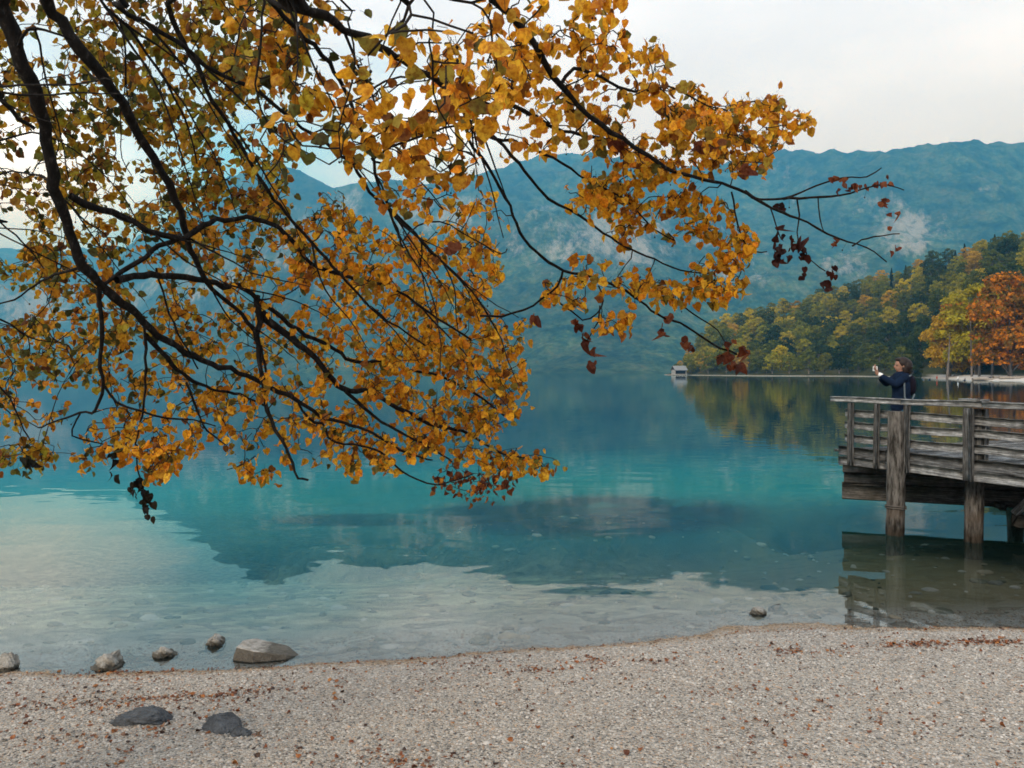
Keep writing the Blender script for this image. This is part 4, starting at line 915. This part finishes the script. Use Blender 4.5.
limb('branch', [(783,198,4.3),(813,197,4.35),(843,195,4.4),(867,187,4.45),(887,185,4.5),(903,190,4.55)], 3, 1)
limb('branch', [(745,192,4.15),(762,203,4.2),(783,213,4.25),(807,223,4.3),(827,235,4.35),(847,243,4.4),(867,248,4.45),(887,262,4.5)], 3.2, 1.1)
limb('branch', [(852,246,4.4),(862,241,4.4),(875,238,4.45),(900,235,4.5)], 1.8, 1)
limb('branch', [(562,82,3.3),(575,69,3.35),(592,72,3.4),(609,82,3.5),(629,90,3.6),(652,90,3.7),(672,87,3.8),(689,95,3.9),(708,108,4.0),(728,112,4.1)], 4, 1.3)
limb('branch', [(443,110,3.4),(470,128,3.5),(493,140,3.55),(512,143,3.6),(535,152,3.7),(562,163,3.8),(589,180,3.9),(612,190,4.0),(635,207,4.1),(652,227,4.2),(672,240,4.3)], 4, 1.4)
limb('branch', [(463,97,3.4),(475,118,3.5),(492,135,3.55),(512,155,3.6),(532,180,3.7),(549,200,3.8),(579,217,3.9),(602,233,4.0),(625,247,4.1),(645,256,4.2),(680,271,4.3),(715,275,4.4)], 4, 1.3)
limb('branch', [(463,97,3.4),(470,140,3.6),(489,165,3.7),(505,195,3.8),(525,237,4.0),(543,256,4.1),(563,269,4.2),(593,279,4.3),(617,289,4.4),(637,303,4.5),(657,316,4.6),(680,324,4.7),(700,336,4.75),(720,348,4.8),(736,354,4.85)], 4, 2)
limb('branch', [(680,305,4.65),(700,318,4.7),(718,330,4.75),(724,340,4.8)], 1.6, 1)
limb('branch', [(480,316,4.2),(500,316,4.2),(523,308,4.25),(540,298,4.25),(556,285,4.2),(563,269,4.2)], 2.4, 2.2)
limb('branch', [(547,294,4.2),(570,309,4.3),(583,320,4.3),(597,313,4.3),(602,300,4.35),(597,285,4.3)], 2.0, 1.4)
limb('branch', [(600,305,4.3),(599,322,4.3),(592,336,4.3),(588,346,4.3)], 1.6, 1.2)
limb('branch', [(319,147,3.55),(336,128,3.4),(356,110,3.2),(369,95,3.0),(386,83,2.95),(406,77,3.1)], 2.5, 2)
limb('branch', [(372,160,3.2),(389,147,3.2),(416,137,3.2),(443,127,3.2),(470,124,3.3),(500,132,3.4)], 3, 1.5)
limb('branch', [(404,240,3.7),(418,226,3.9),(440,222,4.0),(470,238,4.1),(500,255,4.2),(506,250,4.3)], 2, 1.2)
limb('branch', [(732,192,4.1),(735,213,4.15),(742,240,4.2),(753,253,4.2),(767,253,4.2)], 2, 1.1)
limb('branch', [(797,199,4.35),(799,215,4.35),(796,232,4.35),(800,250,4.35),(812,262,4.35),(826,272,4.35)], 1.6, 1)
limb('branch', [(818,197,4.37),(820,220,4.37),(824,232,4.37)], 1.4, 1)
limb('branch', [(770,207,4.2),(776,225,4.2),(782,240,4.2)], 1.4, 1)
limb('branch', [(100,286,3.75),(101,316,3.8),(100,356,3.9),(105,386,4.0),(97,411,4.1),(80,414,4.2),(60,421,4.3),(40,429,4.4)], 5, 1.4)
limb('branch', [(105,386,4.0),(117,403,4.05),(140,411,4.1),(167,419,4.2),(193,421,4.3),(215,428,4.4)], 3, 1.2)
limb('branch', [(145,325,4.0),(145,341,4.05),(145,369,4.1),(143,406,4.2),(135,443,4.25),(137,469,4.25),(143,489,4.25),(148,502,4.25)], 3.4, 1.2)
limb('branch', [(147,337,4.05),(167,359,4.2),(187,379,4.4),(213,391,4.6),(240,395,4.8),(268,408,5.0)], 5, 2)
limb('branch', [(187,382,4.4),(200,416,4.5),(207,429,4.5),(225,445,4.6)], 3, 1.2)
limb('branch', [(155,268,4.0),(160,283,4.05),(170,316,4.15),(183,343,4.2),(197,369,4.3)], 2.6, 1.6)
limb('branch', [(80,414,4.2),(72,436,4.3),(97,443,4.35),(115,447,4.4),(128,440,4.4)], 2, 1.2)
limb('branch', [(256,456,4.6),(240,466,4.6),(227,469,4.6)], 1.6, 1)
limb('branch', [(-50,302,3.3),(0,318,3.5),(20,331,3.6),(37,339,3.7),(60,342,3.8)], 2.6, 1.2, [tk(2.6), Vector((-2.9,2.8,2.85))])
limb('branch', [(-50,350,3.2),(0,386,3.4),(13,406,3.5),(22,428,3.6),(30,440,3.7)], 2.4, 1.2, [tk(2.3), Vector((-2.9,2.7,2.6))])
limb('branch', [(17,54,3.1),(30,30,3.0),(50,30,3.1),(75,38,3.2)], 4, 2)
limb('branch', [(-50,80,2.9),(0,100,3.1),(20,118,3.2),(34,128,3.25)], 5, 4, [tk(3.3)])
limb('branch', [(-40,150,3.2),(0,140,3.3),(30,132,3.35),(44,135,3.3)], 2.4, 2)
limb('branch', [(62,200,3.45),(47,177,3.6),(25,173,3.7),(7,173,3.8),(-20,180,3.9)], 3, 1.4)
limb('branch', [(-30,212,3.5),(0,222,3.6),(30,250,3.8),(45,270,3.9)], 2.4, 1.2, [tk(3.0)])
limb('branch', [(80,268,3.65),(60,272,3.7),(35,284,3.8),(15,300,3.9),(-10,305,4.0)], 3, 1.3)
limb('branch', [(340,-50,1.75),(380,-20,1.8),(430,-4,1.85),(470,4,1.9),(500,-10,1.95)], 7, 2.5, [tk(4.9), tk(5.0)+Vector((1.2,-.4,-.35))])
limb('branch', [(520,-50,2.5),(560,-20,2.6),(600,-12,2.7),(640,-14,2.8),(672,-30,2.9)], 3, 1.2, [tk(6.2), Vector((-.5,2.3,4.6))])
limb('branch', [(310,-30,1.9),(345,20,1.95),(352,60,2.0),(345,95,2.05),(338,130,2.1),(343,160,2.15)], 2.4, 1.4, [tk(4.7), Vector((-1.4,2.1,4.1))])
limb('branch', [(400,-30,1.9),(425,40,2.0),(432,75,2.1),(440,110,2.2),(470,150,2.4),(478,165,2.5)], 2.4, 1.4, [tk(4.9), Vector((-1.0,2.0,4.1))])
limb('branch', [(230,-40,2.1),(262,30,2.1),(255,85,2.15),(270,130,2.2),(300,150,2.25),(330,165,2.3)], 3, 1.5, [tk(4.5), Vector((-1.5,2.2,4.0))])

# foliage targets: blobs in the picture with a real distance range -> end points the twigs grow to
# long thin side shoots running out and down from the limbs
ns_ = 0
while ns_ < 58:
    i0 = tr_.randrange(len(nodesP)); s = Vector(nodesP[i0]); 
    if nodesR[i0] > .022 or nodesR[i0] < .0035 or s.y < 2.4 or s.y > 5.4: continue
    px_ = s.x/s.y*F+512
    if px_ < -60 or px_ > 640: continue
    d = Vector(nodesD[i0])*.8+Vector((tr_.gauss(.35,.45), tr_.gauss(.15,.3), tr_.gauss(-.35,.4))); d.normalize(); L = tr_.uniform(.35,.95); P = [s]; n_ = int(L/.06)
    for k in range(n_):
        d = (d+Vector((tr_.gauss(0,.10), tr_.gauss(0,.10), tr_.gauss(-.02,.10)))).normalized(); P.append(P[-1]+d*.06)
    e_ = P[-1]; ex = e_.x/e_.y*F+512; ey = HOR-(e_.z-EYE)/e_.y*F
    if e_.y < 2 or ey > 452 or ex > 530 or ey > 330+.25*max(0, ex) or ex < -80: continue
    ns_ += 1; r_ = min(.0060, nodesR[i0]*.8); acc = Acc()
    Rr = [r_+(.0022-r_)*k/n_ for k in range(n_+1)]; acc.tube(P, Rr, 5); add_nodes(P, Rr); link('branch', acc.mesh('branch'), M['bark'], tree, smooth=True)
NB = len(nodesP)
BL = [ # cx, cy, rx, ry, n, Y0, Y1, palette
 (60,40,110,70,90,3.70,5.50,'o'), (170,60,90,80,90,3.60,5.60,'o'), (40,150,80,60,69,4.00,5.90,'o'), (130,150,90,70,93,4.10,6.10,'o'), (230,130,70,80,72,4.10,5.90,'o'),
 (300,40,70,50,34,2.60,3.80,'m'), (250,30,60,50,51,3.50,5.10,'o'), (20,240,50,45,39,4.40,6.70,'o'), (70,250,60,50,37,4.20,6.20,'m'), (220,215,70,50,55,4.20,6.00,'m'),
 (150,250,70,50,45,4.20,6.00,'m'), (300,210,50,50,32,4.20,5.80,'m'), (340,250,60,45,40,4.00,5.40,'g'), (290,290,60,40,40,4.40,5.60,'g'), (390,280,60,45,60,4.40,5.60,'g'),
 (440,245,50,24,29,4.20,5.40,'g'), (480,270,28,40,24,4.40,5.50,'g'), (450,320,55,40,60,4.60,6.00,'g'), (505,345,30,32,29,4.80,6.00,'g'), (420,370,60,40,64,4.80,6.20,'g'),
 (490,395,46,30,49,5.00,6.20,'g'), (360,350,50,36,38,4.80,6.00,'g'), (330,400,50,32,33,4.80,5.80,'g'), (390,430,60,28,49,5.00,6.00,'g'), (455,435,50,28,44,5.20,6.20,'g'),
 (520,460,38,12,26,5.40,6.20,'g'), (470,482,40,14,16,5.20,6.00,'w'), (300,430,40,30,17,4.60,5.40,'g'), (360,462,35,16,14,4.80,5.40,'g'), (260,350,50,50,32,4.80,6.40,'m'),
 (200,310,50,40,37,4.60,6.20,'m'), (120,310,60,40,32,4.30,6.00,'m'), (60,320,60,40,37,4.20,6.20,'m'), (20,345,40,30,30,4.60,6.70,'o'), (70,370,50,30,27,4.40,6.40,'m'),
 (150,370,50,36,30,4.60,6.20,'m'), (220,380,50,40,33,4.50,5.60,'g'), (30,400,45,25,15,4.20,5.80,'m'), (15,455,34,14,12,4.60,5.90,'o'), (45,452,20,12,7,4.70,5.90,'o'),
 (120,430,40,24,16,4.10,5.00,'g'), (150,447,28,26,22,4.00,4.60,'g'), (175,440,22,34,13,4.20,5.00,'g'), (240,430,40,22,15,4.60,5.40,'g'), (90,455,14,12,5,4.70,5.60,'m'), (245,467,32,7,7,4.50,4.80,'g'),
 (430,20,90,50,12,1.55,2.10,'g'), (400,80,100,50,20,2.10,3.20,'g'), (480,80,60,50,30,2.40,3.60,'g'), (340,110,50,50,12,2.20,3.40,'m'), (290,150,45,35,9,2.00,3.20,'m'),
 (370,150,50,22,9,2.20,3.40,'g'), (430,140,50,28,16,2.40,3.60,'g'), (520,40,44,50,26,3.00,4.00,'g'), (540,110,50,40,20,3.20,4.20,'g'), (590,40,40,36,20,3.20,4.00,'g'),
 (600,90,40,40,16,3.40,4.20,'g'), (650,65,30,24,12,3.40,4.00,'g'), (640,110,46,30,19,3.50,4.30,'g'), (700,115,40,30,32,3.80,4.60,'g'), (755,120,34,26,30,4.10,4.80,'g'),
 (800,118,15,8,5,4.40,4.70,'g'), (740,150,34,24,24,4.00,4.70,'g'), (680,150,44,26,30,3.80,4.50,'g'), (620,160,44,24,20,3.70,4.40,'g'), (630,215,34,26,22,4.00,4.60,'g'),
 (690,215,40,26,26,4.10,4.70,'g'), (735,235,22,16,10,4.10,4.60,'g'), (590,195,26,20,10,3.80,4.40,'g'), (650,180,50,20,14,3.90,4.50,'g'), (720,275,26,24,29,4.20,4.60,'g'),
 (668,290,24,10,10,4.20,4.60,'g'), (625,285,28,12,10,4.10,4.50,'g'), (565,290,22,18,10,4.10,4.50,'g'), (615,318,18,8,7,4.20,4.50,'g'), (580,265,20,10,3,4.00,4.40,'g'),
 (480,205,24,12,8,3.80,4.60,'g'), (440,190,30,16,5,3.40,4.20,'g'), (405,185,24,14,4,3.00,3.80,'g'), (620,3,30,10,4,2.60,3.00,'g'), (450,175,26,10,4,2.60,3.20,'m'),
 (-60,60,60,80,36,3.60,5.30,'o'), (-50,220,50,90,33,4.00,5.90,'o'), (-40,360,40,50,12,3.40,4.40,'m'), (120,-50,160,40,69,3.40,5.10,'o'), (350,-50,120,36,20,2.00,3.20,'m'), (520,-40,80,30,20,2.60,3.60,'g'),
]
pal = {
 'g': [((.88,.45,.025),.40),((.92,.56,.045),.22),((.80,.31,.016),.22),((.30,.115,.02),.07),((.36,.27,.04),.08),((.16,.15,.03),.03)],
 'm': [((.74,.40,.03),.38),((.60,.26,.02),.22),((.46,.36,.035),.16),((.13,.13,.03),.14),((.24,.09,.018),.06),((.06,.075,.02),.06)],
 'o': [((.60,.34,.025),.34),((.42,.36,.035),.24),((.17,.18,.03),.20),((.36,.17,.022),.14),((.05,.062,.018),.08),((.20,.075,.016),.04)],
 'w': [((.22,.07,.025),.4),((.12,.04,.02),.3),((.35,.14,.03),.3)],
}
# narrow holes where the view through the crown stays open (picture position, radius)
HOLES = [(12,160,20,14),(6,225,14,30),(150,285,18,12),(185,265,12,10),(215,300,16,12),(100,300,10,8),(305,185,14,10),(360,390,10,8),(380,420,16,9),(300,300,16,8),(330,175,20,9),(400,175,26,8),(350,375,10,16),(330,75,12,16),(470,15,14,10),(560,60,14,12),(620,75,16,8),(650,125,16,8),(30,300,14,10),(85,395,20,10),(60,395,20,12)]
rng = np.random.default_rng(77); TG = []
for (cx, cy, rx, ry, n, y0, y1, pk) in BL:
    k = 0; n = int(n*1.25*(1.18 if pk == 'o' else 1)) if y0 > 2.3 else n
    while k < n:
        a = rng.random()*2*PI; r = rng.random()**.5; px = cx+rx*r*math.cos(a); py = cy+ry*r*math.sin(a)
        if any(((px-h[0])/h[2])**2+((py-h[1])/h[3])**2 < 1 for h in HOLES): 
            k += .34; continue
        TG.append((at(px, py, y0+(y1-y0)*rng.random()), pk)); k += 1
P0 = np.array(nodesP)
dist = [np.min(np.sum((P0-np.array(p))**2, 1)) for p, _ in TG]
TG = [TG[i] for i in np.argsort(dist)]
cap = NB+len(TG)*12; NP = np.zeros((cap,3)); NR = np.zeros(cap); ND = np.zeros((cap,3)); NG = np.zeros(cap)
NP[:NB] = nodesP; NR[:NB] = nodesR; ND[:NB] = nodesD; cnt = NB
twA = Acc(); lP = []; lT = []; lN = []; lS = []; lC = []
dP = []; podA = Acc()
def leaf_at(p, tdir, pk, size=None):
    """petiole + blade hanging from p"""
    c = [x for x, w in pal[pk]]; w = [w for x, w in pal[pk]]; col = np.array(c[rng.choice(len(c), p=np.array(w)/sum(w))])*(.60+.62*rng.random())
    d = np.array(tdir)*.5+rng.normal(size=3)*.6+np.array([0,0,-.75]); d /= np.linalg.norm(d)
    pet = .018+.022*rng.random(); b = np.array(p)+d*pet
    t_ = d*.5+rng.normal(size=3)*.40+np.array([0,0,-.45]); t_ /= np.linalg.norm(t_)
    view = np.array([b[0]*.3, -1, .25]); N = view*.55+rng.normal(size=3)*.75
    s = size or (.027+.029*rng.random())
    lP.append(b); lT.append(t_); lN.append(N); lS.append(s); lC.append(col)
    twA.tube([p, tuple(b)], [.0009,.0008], 3)
for p, pk in TG:
    t3 = np.array(p); dd = np.sum((NP[:cnt]-t3)**2, 1)*(1+.0*NG[:cnt]); i = int(np.argmin(dd)); s = NP[i]; L = math.sqrt(dd[i])
    m = max(3, min(9, int(L/.05)))
    d0 = ND[i]*.75+(t3-s)/max(L,1e-4)*.5; c1 = s+d0*L*.38; c2 = t3+(s-t3)*.3+np.array([0,0,.10*L+.01])+rng.normal(size=3)*.07*L
    pts = []
    for k in range(m+1):
        u = k/m; q_ = (1-u)**3*s+3*(1-u)**2*u*c1+3*(1-u)*u*u*c2+u**3*t3
        if 0 < k < m: q_ = q_+rng.normal(size=3)*.006
        pts.append(q_)
    ra = min(max(.003, NR[i]*.8), .003+.004*min(L/.5,1)); rb = .0026
    twA.tube([tuple(q_) for q_ in pts], [ra+(rb-ra)*k/m for k in range(m+1)], 4)
    for k in range(1, m+1):
        if cnt < cap: NP[cnt] = pts[k]; NR[cnt] = ra+(rb-ra)*k/m; e_ = pts[k]-pts[k-1]; ND[cnt] = e_/(np.linalg.norm(e_)+1e-9); cnt += 1
    # leaves along the outer third, alternate, plus a small side shoot
    near = t3[1] < 2.3
    nl = int(rng.integers(1, 4)) if near else int(rng.integers(3, 8))
    for j in range(nl):
        u = 1-.75*(j/nl)*min(1, .35/max(L,.05)); fpos = u*m; a = min(int(fpos), m-1); q_ = pts[a]*(1-(fpos-a))+pts[a+1]*(fpos-a)
        q_ = q_+rng.normal(size=3)*(.012 if near else .022)
        leaf_at(q_, ND[cnt-1], pk)
    if rng.random() < .22:
        for j in range(2):
            q_ = pts[-1]+np.array([rng.normal()*.02, rng.normal()*.02, -.03-.02*rng.random()]); twA.tube([tuple(pts[-1]), tuple(q_)], [.0007,.0006], 3); podA.tube([tuple(q_+np.array([0,0,.004])), tuple(q_), tuple(q_-np.array([0,0,.005]))], [.001,.0042,.001], 5)
link('twigs', twA.mesh('twigs'), M['twig'], tree)
n = len(lP); print('leaves', n, 'nodes', cnt)
leaf_mesh('foliage', np.array(lP), np.array(lT), np.array(lN), np.array(lS), np.array(lC), rng.normal(size=n)*.6, .35+rng.normal(size=n)*.5, M['leaf'], tree, rng)
# withered dark leaves at the bare tips and hanging dead clusters
W_ = []
def wither(px, py, Y, n, sp, cols, size=(.026,.050), down=1.0):
    for _ in range(n):
        p = np.array(at(px+rng.normal()*sp, py+rng.normal()*sp, Y+rng.normal()*.03)); W_.append((p, np.array([rng.normal()*.35, rng.normal()*.35, -down]), rng.normal(size=3), size[0]+(size[1]-size[0])*rng.random(), np.array(cols[rng.integers(len(cols))])))
DK = [(.025,.009,.010),(.04,.014,.012),(.06,.018,.014)]; RD = [(.16,.045,.022),(.26,.09,.04),(.10,.03,.018)]
for a in [(783,235,4.2,7,4),(776,250,4.2,8,4),(781,258,4.2,4,3),(797,248,4.35,6,3),(807,258,4.35,4,3),(803,270,4.35,3,2.5),(829,270,4.35,5,3),(828,282,4.35,3,2),(779,205,4.3,4,3)]: wither(*a, DK)
for a in [(881,180,4.5,6,4),(882,200,4.5,5,4),(866,184,4.5,3,3),(852,186,4.45,3,3),(838,180,4.4,4,4),(845,182,4.4,3,3),(888,225,4.5,2,2),(892,250,4.5,2,2),(838,238,4.4,2,3),(895,216,4.5,2,3)]: wither(*a, RD, (.025,.045), .6)
for a in [(578,322,4.3,4,2),(582,334,4.3,3,2),(593,350,4.3,3,2),(592,362,4.3,3,2),(536,316,4.2,2,2),(453,247,3.6,3,3),(663,325,4.65,4,4),(690,345,4.75,3,3),(728,352,4.85,6,4),(733,364,4.85,4,3),(742,350,4.85,3,3),(683,341,4.7,3,4),(748,168,4.2,6,3),(700,142,4,5,3),(623,140,3.7,4,3)]: wither(*a, RD, (.04,.07))
for a in [(140,480,4.25,7,4),(147,492,4.25,8,4),(137,492,4.25,4,3),(146,507,4.25,4,2.5),(148,515,4.25,3,1.5),(112,452,4.4,5,4),(36,458,3.7,3,3),(110,470,4.4,2,2)]: wither(*a, [(.02,.022,.012),(.03,.025,.014),(.012,.012,.010)], (.03,.05))
for a in [(472,478,5.4,8,9),(500,480,5.4,8,9),(455,488,5.4,6,6),(438,482,5.3,3,4),(478,493,5.4,4,5)]: wither(*a[:3], a[3]//2+1, a[4], [(.6,.26,.03),(.42,.16,.03)], (.02,.035))
n = len(W_); o = leaf_mesh('withered_leaves', np.array([w[0] for w in W_]), np.array([w[1] for w in W_]), np.array([w[2] for w in W_]), np.array([w[3] for w in W_]), np.array([w[4] for w in W_]), rng.normal(size=n)*1.3, .8+rng.normal(size=n)*.8, M['leaf'], tree, rng)
o['label'] = 'dark shrivelled leaves hanging at the branch tips'
for (px, py, Y) in [(497,155,4.2),(461,247,3.8)]: pass
for _ in range(150):
    i = int(rng.integers(NB//3, NB)); q_ = NP[i]+np.array([rng.normal()*.02, 0, -.035-.02*rng.random()])
    if q_[1] < 3.6: continue
    twA2 = podA; podA.tube([tuple(NP[i]), tuple(q_)], [.0008,.0007], 3); podA.tube([tuple(q_+np.array([0,0,.005])), tuple(q_), tuple(q_-np.array([0,0,.005]))], [.001,.0048,.001], 5)
link('seed_pods', podA.mesh('seed_pods'), M['twig'], tree)
